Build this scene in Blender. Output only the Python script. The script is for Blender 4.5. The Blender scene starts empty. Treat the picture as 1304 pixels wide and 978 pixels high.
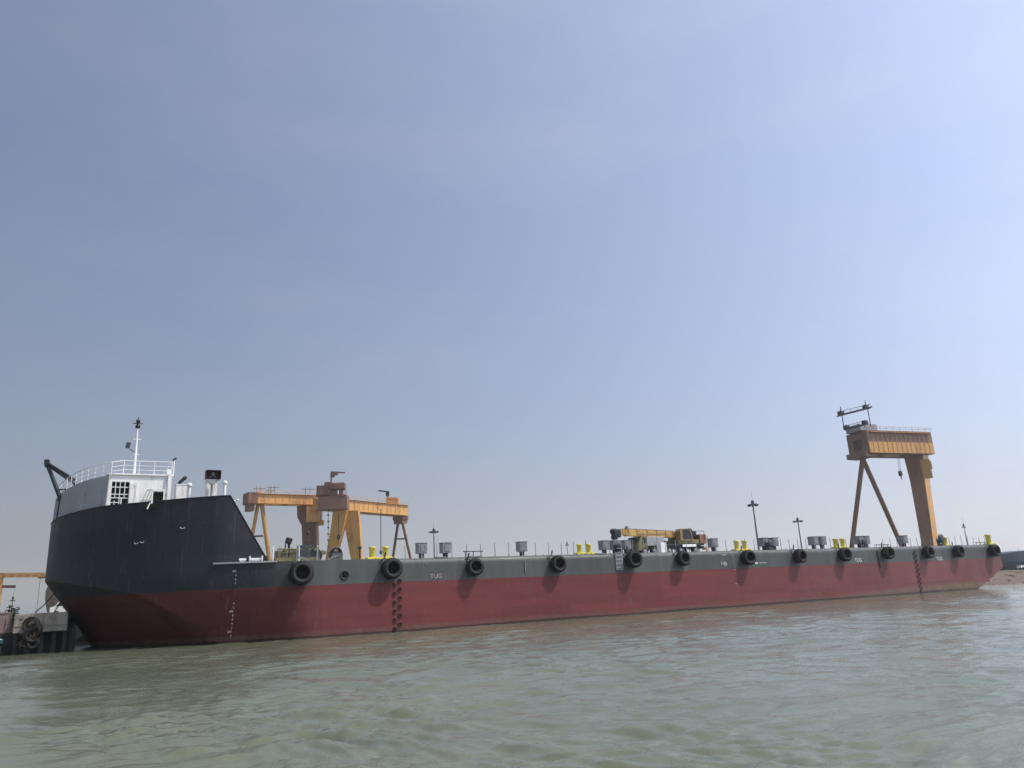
import bpy, bmesh, math, random
import numpy as np
from mathutils import Vector, Matrix
random.seed(7)
C = bpy.context.scene
COL = C.collection
PI = math.pi

# ------------------------------------------------------------------ camera
F, CX, CY, H = 960.0, 652.0, 489.0, 2.6
YAW, PITCH, ROLL = math.radians(30.363), math.radians(15.524), -math.atan(.052)
fw = Vector((math.sin(YAW)*math.cos(PITCH), math.cos(YAW)*math.cos(PITCH), math.sin(PITCH)))
rt = Vector((math.cos(YAW), -math.sin(YAW), 0)); up = rt.cross(fw)
R2 = rt*math.cos(ROLL)+up*math.sin(ROLL); U2 = -rt*math.sin(ROLL)+up*math.cos(ROLL)
cam = bpy.data.objects.new('camera', bpy.data.cameras.new('camera'))
COL.objects.link(cam); C.camera = cam
M3 = Matrix((R2, U2, -fw)).transposed()
cam.matrix_world = Matrix.Translation((0, 0, H)) @ M3.to_4x4()
cam.data.sensor_width = 36; cam.data.lens = 36*F/1304
cam.data.clip_start = .1; cam.data.clip_end = 20000
CAMP = Vector((0, 0, H))
def ray(x, y): return R2*((x-CX)/F) - U2*((y-CY)/F) + fw
def py(x, y, Y):
    d = ray(x, y); return CAMP + d*(Y/d.y)
def pz(x, y, z):
    d = ray(x, y); return CAMP + d*((z-H)/d.z)
def pd(x, y, dist):
    d = ray(x, y); return CAMP + d*dist          # depth along the view axis

# ------------------------------------------------------------------ materials
def new_mat(name):
    m = bpy.data.materials.new(name); m.use_nodes = True
    return m, m.node_tree, m.node_tree.nodes['Principled BSDF']
def mixc(nt, fac, a, b, blend='MIX'):
    n = nt.nodes.new('ShaderNodeMix'); n.data_type = 'RGBA'; n.blend_type = blend
    for sock, v in ((n.inputs[0], fac), (n.inputs[6], a), (n.inputs[7], b)):
        if hasattr(v, 'is_output'): nt.links.new(v, sock)
        else: sock.default_value = v
    return n.outputs[2]
def noise(nt, scale, detail=4, rough=.55, vec=None, stretch=None):
    n = nt.nodes.new('ShaderNodeTexNoise'); n.inputs['Scale'].default_value = scale
    n.inputs['Detail'].default_value = detail; n.inputs['Roughness'].default_value = rough
    g = nt.nodes.new('ShaderNodeNewGeometry') if vec is None else None
    v = g.outputs['Position'] if g else vec
    if stretch:
        mp = nt.nodes.new('ShaderNodeMapping'); mp.inputs['Scale'].default_value = stretch
        nt.links.new(v, mp.inputs['Vector']); v = mp.outputs['Vector']
    nt.links.new(v, n.inputs['Vector']); return n.outputs['Fac']
def ramp(nt, fac, a, b, lo=0., hi=1.):
    r = nt.nodes.new('ShaderNodeMapRange'); r.clamp = True
    r.inputs[1].default_value = a; r.inputs[2].default_value = b
    r.inputs[3].default_value = lo; r.inputs[4].default_value = hi
    nt.links.new(fac, r.inputs[0]); return r.outputs[0]
def mth(nt, op, a, b=None):
    n = nt.nodes.new('ShaderNodeMath'); n.operation = op
    for i, v in enumerate((a, b)):
        if v is None: continue
        if hasattr(v, 'is_output'): nt.links.new(v, n.inputs[i])
        else: n.inputs[i].default_value = v
    return n.outputs[0]
def rgba(c, k=1.): return (c[0]*k, c[1]*k, c[2]*k, 1)
MATS = {}
def paint(name, col, rough=.5, var=.25, scale=1.2, metal=0., dirt=None, damt=0., dscale=.8, streak=True, bump=0.):
    m, nt, b = new_mat(name)
    n1 = noise(nt, scale, 5)
    c = mixc(nt, ramp(nt, n1, .3, .7), rgba(col, 1-var), rgba(col, 1+var*.6))
    if dirt:
        n2 = noise(nt, dscale, 6, .65, stretch=(1.6, 1.6, .35) if streak else None)
        c = mixc(nt, ramp(nt, n2, .62-damt*.3, .75-damt*.2, 0, min(1, .5+damt)), c, rgba(dirt))
    nt.links.new(c, b.inputs['Base Color'])
    b.inputs['Metallic'].default_value = metal
    if max(col) < .1: b.inputs['Specular IOR Level'].default_value = .3
    nt.links.new(ramp(nt, n1, .3, .7, rough-.08, rough+.08), b.inputs['Roughness'])
    if bump:
        bp = nt.nodes.new('ShaderNodeBump'); bp.inputs['Strength'].default_value = bump
        bp.inputs['Distance'].default_value = .05
        nt.links.new(noise(nt, scale*6, 5), bp.inputs['Height']); nt.links.new(bp.outputs[0], b.inputs['Normal'])
    MATS[name] = m; return m
RUST = (.13, .055, .025)
paint('white_paint', (.80, .785, .74), .45, .10, .9, dirt=(.34, .24, .15), damt=.22, dscale=1.3)
paint('rail_white', (.78, .78, .76), .4, .08)
paint('grey_plate', (.34, .345, .35), .75, .12, .6, dirt=(.10, .10, .10), damt=.2)
paint('pale_grey', (.30, .31, .32), .5, .15, 1.5, dirt=(.16, .12, .08), damt=.25, dscale=2.5)
paint('box_grey', (.20, .21, .22), .5, .2, 2.0, dirt=(.12, .08, .05), damt=.3, dscale=3)
paint('side_grey', (.09, .097, .095), .5, .15, 1.)
paint('dark_grey', (.045, .048, .052), .5, .25, 2.0)
paint('black_steel', (.018, .02, .026), .45, .3, 2.0)
paint('yellow_paint', (.62, .53, .05), .45, .15, 3.0, dirt=(.2, .13, .03), damt=.3, dscale=3)
paint('crane_tan', (.30, .19, .075), .5, .3, 2, dirt=(.07, .05, .03), damt=.5, dscale=2)
paint('crane_yellow', (.52, .31, .09), .45, .2, 1.5, dirt=(.20, .10, .04), damt=.4, dscale=1.5)
paint('crane_green', (.14, .13, .055), .5, .3, 2)
paint('gantry_orange', (.64, .33, .09), .5, .12, .15, dirt=(.26, .10, .035), damt=.3, dscale=.25)
paint('gantry_rust', (.21, .085, .04), .55, .3, .3, dirt=(.07, .04, .03), damt=.5, dscale=.5)
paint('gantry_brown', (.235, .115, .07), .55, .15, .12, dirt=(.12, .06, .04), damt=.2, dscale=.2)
paint('rubber', (.011, .011, .011), .75, .35, 4.0, bump=.4)
paint('rubber_worn', (.04, .038, .037), .8, .35, 5.0, bump=.3)
paint('rope', (.10, .085, .06), .9, .3, 8)
paint('hole_black', (.004, .004, .004), .9, .1)  # flat black standing in for the shade inside openings
paint('hole_red', (.016, .005, .005), .8, .1)  # dark red standing in for the shade inside the steps
paint('board_maroon', (.045, .016, .016), .5, .3, 3)
paint('concrete', (.27, .245, .20), .85, .25, 1.2, dirt=(.09, .08, .06), damt=.5, dscale=1.2, bump=.4)
paint('dark_concrete', (.035, .037, .038), .9, .4, 1.5, bump=.5)
paint('pink_wall', (.25, .17, .15), .85, .25, 2, bump=.3)
paint('tan_steel', (.30, .24, .18), .6, .12, .3, dirt=(.2, .13, .09), damt=.3, dscale=.3)
paint('mast_metal', (.12, .125, .13), .5, .15, .2)
paint('ship_blue', (.025, .045, .07), .5, .2, .08, dirt=(.06, .05, .045), damt=.3, dscale=.08)
paint('glass_dark', (.02, .025, .03), .1, .1)
paint('teal', (.03, .12, .13), .5, .2)
paint('mark_white', (.75, .75, .73), .6, .15, 5)
paint('mark_faded', (.42, .36, .34), .6, .2, 5)
paint('leaf', (.05, .075, .03), .8, .4, 2.0)
paint('bark', (.08, .06, .045), .9, .3, 5)

def hull_material():
    m, nt, b = new_mat('barge_hull_paint')
    g = nt.nodes.new('ShaderNodeNewGeometry'); sp = nt.nodes.new('ShaderNodeSeparateXYZ')
    nt.links.new(g.outputs['Position'], sp.inputs[0]); X, Z = sp.outputs[0], sp.outputs[2]
    n1 = noise(nt, .25, 6, .6); ns = noise(nt, 1.4, 6, .6, stretch=(1, 1, .12)); nh = noise(nt, .9, 5, .6, stretch=(.12, .12, 2.2))
    # topside: dark green grey, with the bow's shade painted in as a darker, bluer tone
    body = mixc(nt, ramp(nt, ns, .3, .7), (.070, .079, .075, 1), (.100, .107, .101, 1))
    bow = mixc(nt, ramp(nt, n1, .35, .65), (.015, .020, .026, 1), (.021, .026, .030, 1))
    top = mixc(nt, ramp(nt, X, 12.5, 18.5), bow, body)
    # plate panels with slightly different paint
    br = nt.nodes.new('ShaderNodeTexBrick'); cb = nt.nodes.new('ShaderNodeCombineXYZ')
    nt.links.new(X, cb.inputs[0]); nt.links.new(mth(nt, 'ADD', Z, 1.25), cb.inputs[1]); nt.links.new(cb.outputs[0], br.inputs['Vector'])
    br.inputs['Scale'].default_value = 1; br.inputs['Brick Width'].default_value = 7.6; br.inputs['Row Height'].default_value = 2.62
    br.inputs['Mortar Size'].default_value = .012; br.inputs['Mortar Smooth'].default_value = .4
    br.inputs['Color1'].default_value = (.86, .86, .86, 1); br.inputs['Color2'].default_value = (1.1, 1.1, 1.1, 1); br.inputs['Mortar'].default_value = (.70, .70, .70, 1)
    # antifouling red, painted darker at the bow to carry its shade
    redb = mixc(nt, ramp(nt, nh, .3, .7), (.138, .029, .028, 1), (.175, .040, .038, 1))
    redbow_shade = mixc(nt, ramp(nt, nh, .3, .7), (.072, .016, .018, 1), (.095, .022, .023, 1))
    red = mixc(nt, ramp(nt, X, 12.5, 18.0), redbow_shade, redb)
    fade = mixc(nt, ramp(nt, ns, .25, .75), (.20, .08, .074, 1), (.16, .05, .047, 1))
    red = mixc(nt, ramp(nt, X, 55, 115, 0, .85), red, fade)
    edge = mth(nt, 'ADD', Z, mth(nt, 'MULTIPLY', mth(nt, 'SUBTRACT', nh, .5), .10))
    c = mixc(nt, ramp(nt, edge, 4.02, 4.07), red, top)
    c = mixc(nt, 1., c, br.outputs['Color'], 'MULTIPLY')
    # scuffs and rust patches
    n3 = noise(nt, 1.1, 8, .7, stretch=(1, 1, .5))
    c = mixc(nt, mth(nt, 'MULTIPLY', ramp(nt, n3, .58, .70, 0, .65), ramp(nt, X, 18, 50, .25, 1.)), c, (.11, .075, .058, 1))
    n4 = noise(nt, 2.6, 6, .7, stretch=(1.2, 1.2, .16))
    c = mixc(nt, ramp(nt, n4, .60, .72, 0, .45), c, (.17, .14, .125, 1))
    # thin rust runs dropping from the deck edge and dark rub marks along the tyre line
    n5 = noise(nt, 5.0, 4, .6, stretch=(1.4, 1.4, .035))
    c = mixc(nt, mth(nt, 'MULTIPLY', ramp(nt, n5, .62, .70, 0, .55), ramp(nt, Z, 1.2, 5.2, .1, 1.)), c, (.13, .062, .035, 1))
    n6 = noise(nt, .8, 7, .7, stretch=(.5, .5, 1.6))
    c = mixc(nt, mth(nt, 'MULTIPLY', ramp(nt, n6, .60, .70, 0, .35), mth(nt, 'MULTIPLY', ramp(nt, Z, 3.2, 4.2, 0, 1.), ramp(nt, X, 17, 24, 0., 1.))), c, (.035, .034, .033, 1))
    # mud and growth band, thicker towards the stern
    wl = mth(nt, 'ADD', Z, mth(nt, 'MULTIPLY', mth(nt, 'SUBTRACT', ns, .5), -.9))
    hgt = ramp(nt, X, 70, 96, .02, 1.)
    band = mth(nt, 'LESS_THAN', wl, hgt)
    soft = ramp(nt, mth(nt, 'SUBTRACT', hgt, wl), -.15, .35)
    mud = mixc(nt, ramp(nt, n3, .35, .65), (.21, .15, .10, 1), (.12, .085, .055, 1))
    c = mixc(nt, mth(nt, 'MULTIPLY', soft, ramp(nt, X, 70, 90, .0, .85)), c, mud)
    scum = mth(nt, 'MULTIPLY', ramp(nt, edge, .42, .58, 1, 0), ramp(nt, ns, .38, .62, .15, .75))
    c = mixc(nt, scum, c, (.12, .085, .06, 1))
    wet = ramp(nt, mth(nt, 'ADD', Z, mth(nt, 'MULTIPLY', mth(nt, 'SUBTRACT', nh, .5), .25)), .12, .24, .85, 0)
    c = mixc(nt, wet, c, (.025, .016, .012, 1))
    nt.links.new(c, b.inputs['Base Color'])
    nt.links.new(ramp(nt, n1, .3, .7, .42, .6), b.inputs['Roughness']); b.inputs['Specular IOR Level'].default_value = .3
    bp = nt.nodes.new('ShaderNodeBump'); bp.inputs['Strength'].default_value = .55; bp.inputs['Distance'].default_value = .09
    nt.links.new(mth(nt, 'ADD', noise(nt, .55, 3), mth(nt, 'MULTIPLY', br.outputs['Fac'], -.25)), bp.inputs['Height'])
    nt.links.new(bp.outputs[0], b.inputs['Normal'])
    return m
MATS['hull'] = hull_material()

def water_material():
    m, nt, b = new_mat('river_water')
    n1 = noise(nt, .05, 4, .6); n2 = noise(nt, .35, 4, .6, stretch=(.6, 1.4, 1))
    c = mixc(nt, ramp(nt, n1, .35, .65), (.120, .132, .088, 1), (.138, .148, .104, 1))
    c = mixc(nt, ramp(nt, n2, .40, .70, 0, .35), c, (.10, .122, .06, 1))
    nt.links.new(c, b.inputs['Base Color'])
    b.inputs['IOR'].default_value = 1.33; b.inputs['Roughness'].default_value = .06
    bp = nt.nodes.new('ShaderNodeBump'); bp.inputs['Strength'].default_value = .85; bp.inputs['Distance'].default_value = .05
    h1 = noise(nt, 4.5, 6, .68, stretch=(.6, 1.5, 1)); h2 = noise(nt, .9, 4, .6, stretch=(.7, 1.4, 1))
    h = mth(nt, 'ADD', mth(nt, 'MULTIPLY', h1, .38), mth(nt, 'MULTIPLY', h2, 1.3))
    nt.links.new(h, bp.inputs['Height']); nt.links.new(bp.outputs[0], b.inputs['Normal'])
    return m
MATS['water'] = water_material()

def ground_material():
    m, nt, b = new_mat('shore_ground')
    g = nt.nodes.new('ShaderNodeNewGeometry'); sp = nt.nodes.new('ShaderNodeSeparateXYZ')
    nt.links.new(g.outputs['Position'], sp.inputs[0])
    n1 = noise(nt, 1.6, 8, .75); n2 = noise(nt, .12, 4)
    mud = mixc(nt, ramp(nt, n1, .35, .65), (.09, .06, .04, 1), (.21, .15, .11, 1))
    grs = mixc(nt, ramp(nt, n1, .35, .65), (.045, .06, .025, 1), (.11, .12, .06, 1))
    k = mth(nt, 'ADD', sp.outputs[2], mth(nt, 'MULTIPLY', mth(nt, 'SUBTRACT', n2, .5), 1.))
    c = mixc(nt, ramp(nt, k, 1.75, 2.05), mud, grs)
    nt.links.new(c, b.inputs['Base Color']); b.inputs['Roughness'].default_value = .95
    bp = nt.nodes.new('ShaderNodeBump'); bp.inputs['Strength'].default_value = 1; bp.inputs['Distance'].default_value = .3
    nt.links.new(n1, bp.inputs['Height']); nt.links.new(bp.outputs[0], b.inputs['Normal'])
    return m
MATS['ground'] = ground_material()

# ------------------------------------------------------------------ mesh helpers
class MB:
    def __init__(s): s.v = []; s.f = []; s.m = []; s.sm = []
    def add(s, vs, fs, mi=0, smooth=False):
        o = len(s.v); s.v += [tuple(v) for v in vs]
        for f in fs: s.f.append(tuple(i+o for i in f)); s.m.append(mi); s.sm.append(smooth)
        return s
    def box(s, c, d, rz=0, ry=0, rx=0, mi=0, bev=0.):
        hx, hy, hz = d[0]/2, d[1]/2, d[2]/2
        Rm = Matrix.Rotation(rz, 3, 'Z') @ Matrix.Rotation(ry, 3, 'Y') @ Matrix.Rotation(rx, 3, 'X')
        b = min(bev, hx*.9, hz*.9, hy*.9)
        if b <= 0:
            vs = [Rm @ Vector((x*hx, y*hy, z*hz))+Vector(c) for z in (-1, 1) for y in (-1, 1) for x in (-1, 1)]
            return s.add(vs, [(0, 2, 3, 1), (4, 5, 7, 6), (0, 1, 5, 4), (2, 6, 7, 3), (0, 4, 6, 2), (1, 3, 7, 5)], mi)
        bm = bmesh.new(); bmesh.ops.create_cube(bm, size=1)
        bmesh.ops.scale(bm, vec=(hx*2, hy*2, hz*2), verts=bm.verts)
        bmesh.ops.bevel(bm, geom=bm.edges[:], offset=b, segments=2, affect='EDGES', profile=.5)
        bm.verts.index_update()
        s.add([Rm @ v.co+Vector(c) for v in bm.verts], [[v.index for v in f.verts] for f in bm.faces], mi); bm.free(); return s
    def tube(s, a, b, r0, r1=None, n=10, mi=0, caps=True):
        a, b = Vector(a), Vector(b); r1 = r0 if r1 is None else r1
        d = (b-a).normalized(); t = Vector((0, 0, 1)) if abs(d.z) < .95 else Vector((1, 0, 0))
        u = d.cross(t).normalized(); w = d.cross(u)
        vs = []
        for p, r in ((a, r0), (b, r1)):
            for k in range(n):
                q = 2*PI*k/n; vs.append(p+(u*math.cos(q)+w*math.sin(q))*r)
        s.add(vs, [(k, (k+1) % n, n+(k+1) % n, n+k) for k in range(n)], mi, True)
        if caps: s.add(vs, [tuple(range(n-1, -1, -1)), tuple(range(n, 2*n))], mi)
        return s
    def path(s, pts, r, n=8, mi=0):
        for a, b in zip(pts[:-1], pts[1:]): s.tube(a, b, r, n=n, mi=mi)
        return s
    def lathe(s, prof, c=(0, 0, 0), n=24, axis='Z', mi=0, closed=False, lug=0.):
        vs = []
        for (r, h) in prof:
            for k in range(n):
                q = 2*PI*k/n; rr = r*(1-lug*(k % 2)) if lug and r > prof[0][0]*0 + max(p[0] for p in prof)*.93 else r
                p = (rr*math.cos(q), rr*math.sin(q), h)
                if axis == 'Y': p = (p[0], p[2], p[1])
                if axis == 'X': p = (p[2], p[0], p[1])
                vs.append(Vector(p)+Vector(c))
        L = len(prof); fs = []
        for i in range(L if closed else L-1):
            j = (i+1) % L
            for k in range(n): fs.append((i*n+k, i*n+(k+1) % n, j*n+(k+1) % n, j*n+k))
        s.add(vs, fs, mi, not lug)
        if not closed:
            s.add(vs, [tuple(range(n-1, -1, -1)), tuple(range((L-1)*n, L*n))], mi)
        return s
    def prism(s, poly, a, b, axis='Y', mi=0):
        # poly in the plane normal to axis, extruded from a to b
        def P(p, t):
            return {'Y': (p[0], t, p[1]), 'Z': (p[0], p[1], t), 'X': (t, p[0], p[1])}[axis]
        n = len(poly); vs = [P(p, a) for p in poly]+[P(p, b) for p in poly]
        return s.add(vs, [tuple(range(n)), tuple(range(2*n-1, n-1, -1))]+[(k, n+k, n+(k+1) % n, (k+1) % n) for k in range(n)], mi)
    def beam(s, a, b, w, h, w2=None, h2=None, mi=0):
        # box beam from a to b; w across horizontally, h the other way
        a, b = Vector(a), Vector(b); d = (b-a).normalized()
        t = Vector((0, 0, 1)) if abs(d.z) < .8 else Vector((1, 0, 0))
        u = d.cross(t).normalized(); q = u.cross(d)
        w2 = w if w2 is None else w2; h2 = h if h2 is None else h2
        vs = [p+u*sx*ww/2+q*sy*hh/2 for p, ww, hh in ((a, w, h), (b, w2, h2)) for sx, sy in ((-1, -1), (1, -1), (1, 1), (-1, 1))]
        return s.add(vs, [(3, 2, 1, 0), (4, 5, 6, 7), (0, 1, 5, 4), (1, 2, 6, 5), (2, 3, 7, 6), (3, 0, 4, 7)], mi)
    def build(s, name, mats, parent=None, loc=None, recalc=True):
        me = bpy.data.meshes.new(name); me.from_pydata(s.v, [], s.f)
        for m in (mats if isinstance(mats, (list, tuple)) else [mats]): me.materials.append(MATS[m] if isinstance(m, str) else m)
        me.polygons.foreach_set('material_index', s.m); me.polygons.foreach_set('use_smooth', s.sm)
        if recalc:
            bm = bmesh.new(); bm.from_mesh(me); bmesh.ops.recalc_face_normals(bm, faces=bm.faces); bm.to_mesh(me); bm.free()
        o = bpy.data.objects.new(name, me); COL.objects.link(o)
        if parent is not None:
            o.parent = parent
        if loc is not None: o.location = loc
        return o
def tag(o, label=None, cat=None, group=None, kind=None):
    for k, v in (('label', label), ('category', cat), ('group', group), ('kind', kind)):
        if v: o[k] = v
    return o
def thing(name, loc, label, cat, group=None, rz=0):
    o = bpy.data.objects.new(name, None); COL.objects.link(o); o.empty_display_size = .3
    o.location = loc; o.rotation_euler = (0, 0, rz); return tag(o, label, cat, group)
def kids(o): return [c for c in bpy.data.objects if c.parent == o]
def copy_tree(o, parent=None, loc=None):
    c = o.copy(); COL.objects.link(c); c.parent = parent
    if loc is not None: c.location = loc
    for ch in kids(o): copy_tree(ch, c)
    return c
def V(*a): return Vector(a)

# ------------------------------------------------------------------ the barge
Y0, BH = 62.4, 16.0; YC = Y0+BH; XB, XS = 17.0, -1.8
def smooth(x, a, b):
    t = max(0, min(1, (x-a)/(b-a))); return t*t*(3-2*t)
def hb(X, th=None):
    t = max(0., min(1., (XB-X)/(XB-XS))); return BH*math.sqrt(max(0., 1-t*t))
def knuckle(X):
    if X <= 4.6: return 5.6-1.6*(X+1.8)/6.4
    return 4*(11.3-X)/6.7 if X < 11.3 else -9
def stern_x(z): return 109.8+2.68*z if z < 2.76 else 117.2-.07*(z-2.76)
barge = thing('deck_barge', (60, YC, 0), 'long flat deck barge, dark grey above maroon, with a high rounded bow', 'barge')
BP = Vector((60, YC, 0))
def bpart(mb, name, mats, parent=None, off=None):
    # mesh given in world coordinates, parented under the barge
    base = BP if off is None else Vector(off)
    mb.v = [tuple(Vector(v)-base) for v in mb.v]
    o = mb.build(name, mats, parent or barge)
    if off is not None: o.location = Vector(off)-(BP if parent is None else Vector(parent['base_pt']))
    o['base_pt'] = tuple(base); return o

cols = []     # (X, halfbreadth) of the full plan at deck level on the near side, stern to stem
X = 117.0
while X > XB+.01: cols.append((X, BH)); X -= 1.0
for k in range(0, 91):
    a = PI/2*k/90; cols.append((XB-(XB-XS)*math.sin(a), BH*math.cos(a)))
zl = [-1.6, -.8, -.3]+[i*.15 for i in range(0, 37)]+[5.5, 5.62, 5.74, 5.84, 5.92, 5.97, 6.0]
def hull_pt(Xp, B, z):
    f = 1-smooth(Xp, 13.2, 17.5)
    zk = knuckle(Xp); ze = max(z, zk)
    ins = f*1.25*(max(0, 6-ze)/6)**1.8
    Bz = B*(1-ins/BH)
    g = smooth(Xp, 22.5, 25.)
    if z > 5.5: Bz -= g*.5*(1-math.sqrt(max(0, 1-((z-5.5)/.5)**2)))
    Xq = Xp
    if z < zk: Xq = Xp+(.72+.3*max(0, min(1, (Xp+1.8)/6.4)))*(zk-z)
    if Xp >= 100:
        Xq = 100+(Xp-100)/17*(stern_x(z)-100)
    return Xq, Bz
mb = MB(); n = len(cols); ring = 2*n-1
vs = []
for z in zl:
    row = []
    for x, b in cols:
        zq = knuckle(x) if abs(z-knuckle(x)) <= .0751 and z < 5.7 else z      # a row of vertices runs along the knuckle
        row.append(hull_pt(x, b, zq)+(zq,))
    vs += [V(x, YC-b, zq) for x, b, zq in row]+[V(x, YC+b, zq) for x, b, zq in reversed(row[:-1])]
fs = []
for i in range(len(zl)-1):
    for k in range(ring-1):
        fs.append((i*ring+k, i*ring+k+1, (i+1)*ring+k+1, (i+1)*ring+k))
    fs.append((i*ring+ring-1, i*ring, (i+1)*ring, (i+1)*ring+ring-1))
mb.add(vs, fs, 0, True)
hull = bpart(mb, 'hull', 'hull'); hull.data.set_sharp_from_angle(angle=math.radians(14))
hull['label'] = 'long flat side, maroon below and dark grey above'
dk = MB(); top = vs[(len(zl)-1)*ring:]
dk.add(top, [tuple(range(ring))]); bpart(dk, 'deck', 'grey_plate')

def SGN(o):
    # which way the shell normals face, so that thickness always grows inward
    me_ = o.data; k_ = sum((p.normal.dot(Vector(p.center)+BP-Vector((14, YC, p.center.z)))) for p in me_.polygons)
    return -1. if k_ > 0 else 1.
# raised bow shell: from the sloping wing round the bow and back
def rim_z(X):
    if X > 10.6: return 11.26-(X-10.6)*(5.2/3.1)
    pts = [(10.6, 11.26), (4.8, 10.98), (1.8, 10.95), (.2, 10.8), (-1.1, 10.65), (-1.8, 10.5)]
    for (a, za), (b, zb) in zip(pts[:-1], pts[1:]):
        if X >= b: return zb+(za-zb)*(X-b)/(a-b)
    return 10.5
fc = [(13.65, 'w')]
shell = []
Xk = 13.65
xs = [13.65, 13.2, 12.7, 12.2, 11.7, 11.2, 10.8, 10.6]
x = 10.2
while x > 1.5: xs.append(x); x -= .4
for k in range(0, 31):
    a = math.asin((XB-1.4)/(XB-XS)); aa = a+(PI/2-a)*k/30; xs.append(XB-(XB-XS)*math.sin(aa))
rows = 14
def shell_pt(X, v, off=0.):
    z = 6+v*(rim_z(X)-6); B = hb(X)
    ins = .75*smooth(X, 9.5, 13.65)
    return V(X, YC-(B-ins-off), z)
mb = MB(); vs = []
half = [[shell_pt(X, r/rows) for r in range(rows+1)] for X in xs]
full = half+[[V(p.x, 2*YC-p.y, p.z) for p in c] for c in reversed(half[:-1])]
for c in full: vs += c
fs = [(i*(rows+1)+r, (i+1)*(rows+1)+r, (i+1)*(rows+1)+r+1, i*(rows+1)+r+1) for i in range(len(full)-1) for r in range(rows)]
mb.add(vs, fs, 0, True)
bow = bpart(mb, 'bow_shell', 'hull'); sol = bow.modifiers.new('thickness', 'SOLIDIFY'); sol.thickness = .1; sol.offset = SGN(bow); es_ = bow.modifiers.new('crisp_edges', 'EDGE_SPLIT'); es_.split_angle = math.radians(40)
# rim cap rail
mb = MB()
capl = [c[-1]+V(0, 0, .02) for c in full]
mb.path(capl, .055, 6); bpart(mb, 'rim_rail', 'black_steel')
# fore deck block
mb = MB(); pl = [(p[0].x, p[0].y+.35) for p in half if p[0].x <= 10.3]; pl2 = pl+[(a, 2*YC-b) for a, b in reversed(pl[:-1])]
mb.prism([(max(a, XS+.4), b) for a, b in pl2], 6.01, 9.7, 'Z'); bpart(mb, 'fore_deck', 'grey_plate')
# small edge platform rail where the wing stands back from the deck edge
mb = MB(); e = [V(x, YC-hb(x)-.04, 6.0) for x in (9.6, 10.6, 11.6, 12.6, 13.7, 14.2)]
for a, b in zip(e[:-1], e[1:]): mb.beam(a, b, .22, .13)
bpart(mb, 'edge_ledge', 'pale_grey')
mb = MB()
for x0, w in ((11.45, .55), (12.2, 1.0)):
    mb.box((x0+w/2, YC-hb(x0)+.35, 6.25), (w, .3, .16), bev=.03); mb.box((x0+w/2, YC-hb(x0)+.35, 6.12), (w*.7, .2, .12))
for x0 in (12.25, 13.15): mb.tube((x0, YC-hb(x0)+.3, 6.1), (x0, YC-hb(x0)+.3, 6.5), .06)
bpart(mb, 'ledge_fitting', 'rail_white')

# grey bulwark on the rim round the bow, with rail above
def arc(Xa, n, far=False):
    a0 = math.asin((XB-Xa)/(XB-XS)); return [(XB-(XB-XS)*math.sin(a0+(PI/2-a0)*k/n), BH*math.cos(a0+(PI/2-a0)*k/n)) for k in range(n+1)]
ar = arc(1.95, 12)
def bul_top(B): return 12.62+.85*smooth(B, 1., 9.6)
near = [(x, YC-b, b) for x, b in ar]; allp = near+[(x, 2*YC-y, b) for x, y, b in reversed(near[:-1])]
mb = MB(); vs = []
for x, y, b in allp:
    vs += [V(x+.05, y+.04*(1 if y < YC else -1), rim_z(x)-.15), V(x+.12, y+.06*(1 if y < YC else -1), bul_top(b))]
mb.add(vs, [(2*i, 2*i+2, 2*i+3, 2*i+1) for i in range(len(allp)-1)], 0, False)
bw = bpart(mb, 'bow_bulwark', 'grey_plate'); sm = bw.modifiers.new('thickness', 'SOLIDIFY'); sm.thickness = .08; sm.offset = SGN(bw)

# deckhouse
HX0, HX1, HY0, HY1, HZ = 2.05, 6.75, 69.35, 87.4, 13.62
house = MB()
wx0, wx1, wz0, wz1 = 2.35, 3.62, 9.7, 13.05
front = [(HX0, HX0+.3, 9.7, HZ), (wx1, HX1, 9.7, HZ), (wx0, wx1, wz1, HZ)]
for a, b, c, d in front: house.box(((a+b)/2, HY0+.1, (c+d)/2), (b-a, .2, d-c))
house.box(((HX0+HX1)/2, (HY0+HY1)/2, HZ+.06), (HX1-HX0+.3, HY1-HY0+.3, .12))
house.box((HX0+.1, (HY0+HY1)/2+.1, (9.7+HZ)/2), (.2, HY1-HY0-.25, HZ-9.7))
house.box((HX1-.1, (HY0+HY1)/2+.1, (9.7+HZ)/2), (.2, HY1-HY0-.25, HZ-9.7))
house.box(((HX0+HX1)/2, HY1-.1, (9.7+HZ)/2), (HX1-HX0, .2, HZ-9.7))
hs = bpart(house, 'deckhouse', 'white_paint', off=(HX0, HY0, 9.7))
# open bay with lattice
mb = MB(); mb.box(((wx0+wx1)/2, HY0+1.6, 11.4), (wx1-wx0+.5, .1, 3.4)); bpart(mb, 'bay_back', 'dark_grey', hs, off=(3, HY0+1.6, 11.4))
mb = MB(); yf = HY0+.03
for x in (2.62, 2.95, 3.3): mb.tube((x, yf, 11.7 if x != 2.95 else 9.8), (x, yf, wz1), .035, n=6)
for z in (12.6, 12.02, 11.72): mb.tube((wx0, yf, z), (wx1, yf, z), .04, n=6)
for z in (10.2, 10.6, 11.0, 11.35): mb.tube((wx0, yf, z), (3.0, yf, z), .03, n=6)
mb.tube((3.1, yf, 9.8), (3.1, yf, 11.7), .05, n=6); mb.tube((2.6, yf, 9.8), (2.6, yf, 11.5), .035, n=6)
bpart(mb, 'lattice', 'rail_white', hs, off=(3, HY0, 11))
mb = MB(); mb.box((3.78, HY0-.07, 11.3), (.26, .14, 3.3)); mb.path([(4.15, HY0-.1, 12.95), (4.15, HY0-.1, 11.6), (3.95, HY0-.1, 11.2)], .04, 6)
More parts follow.
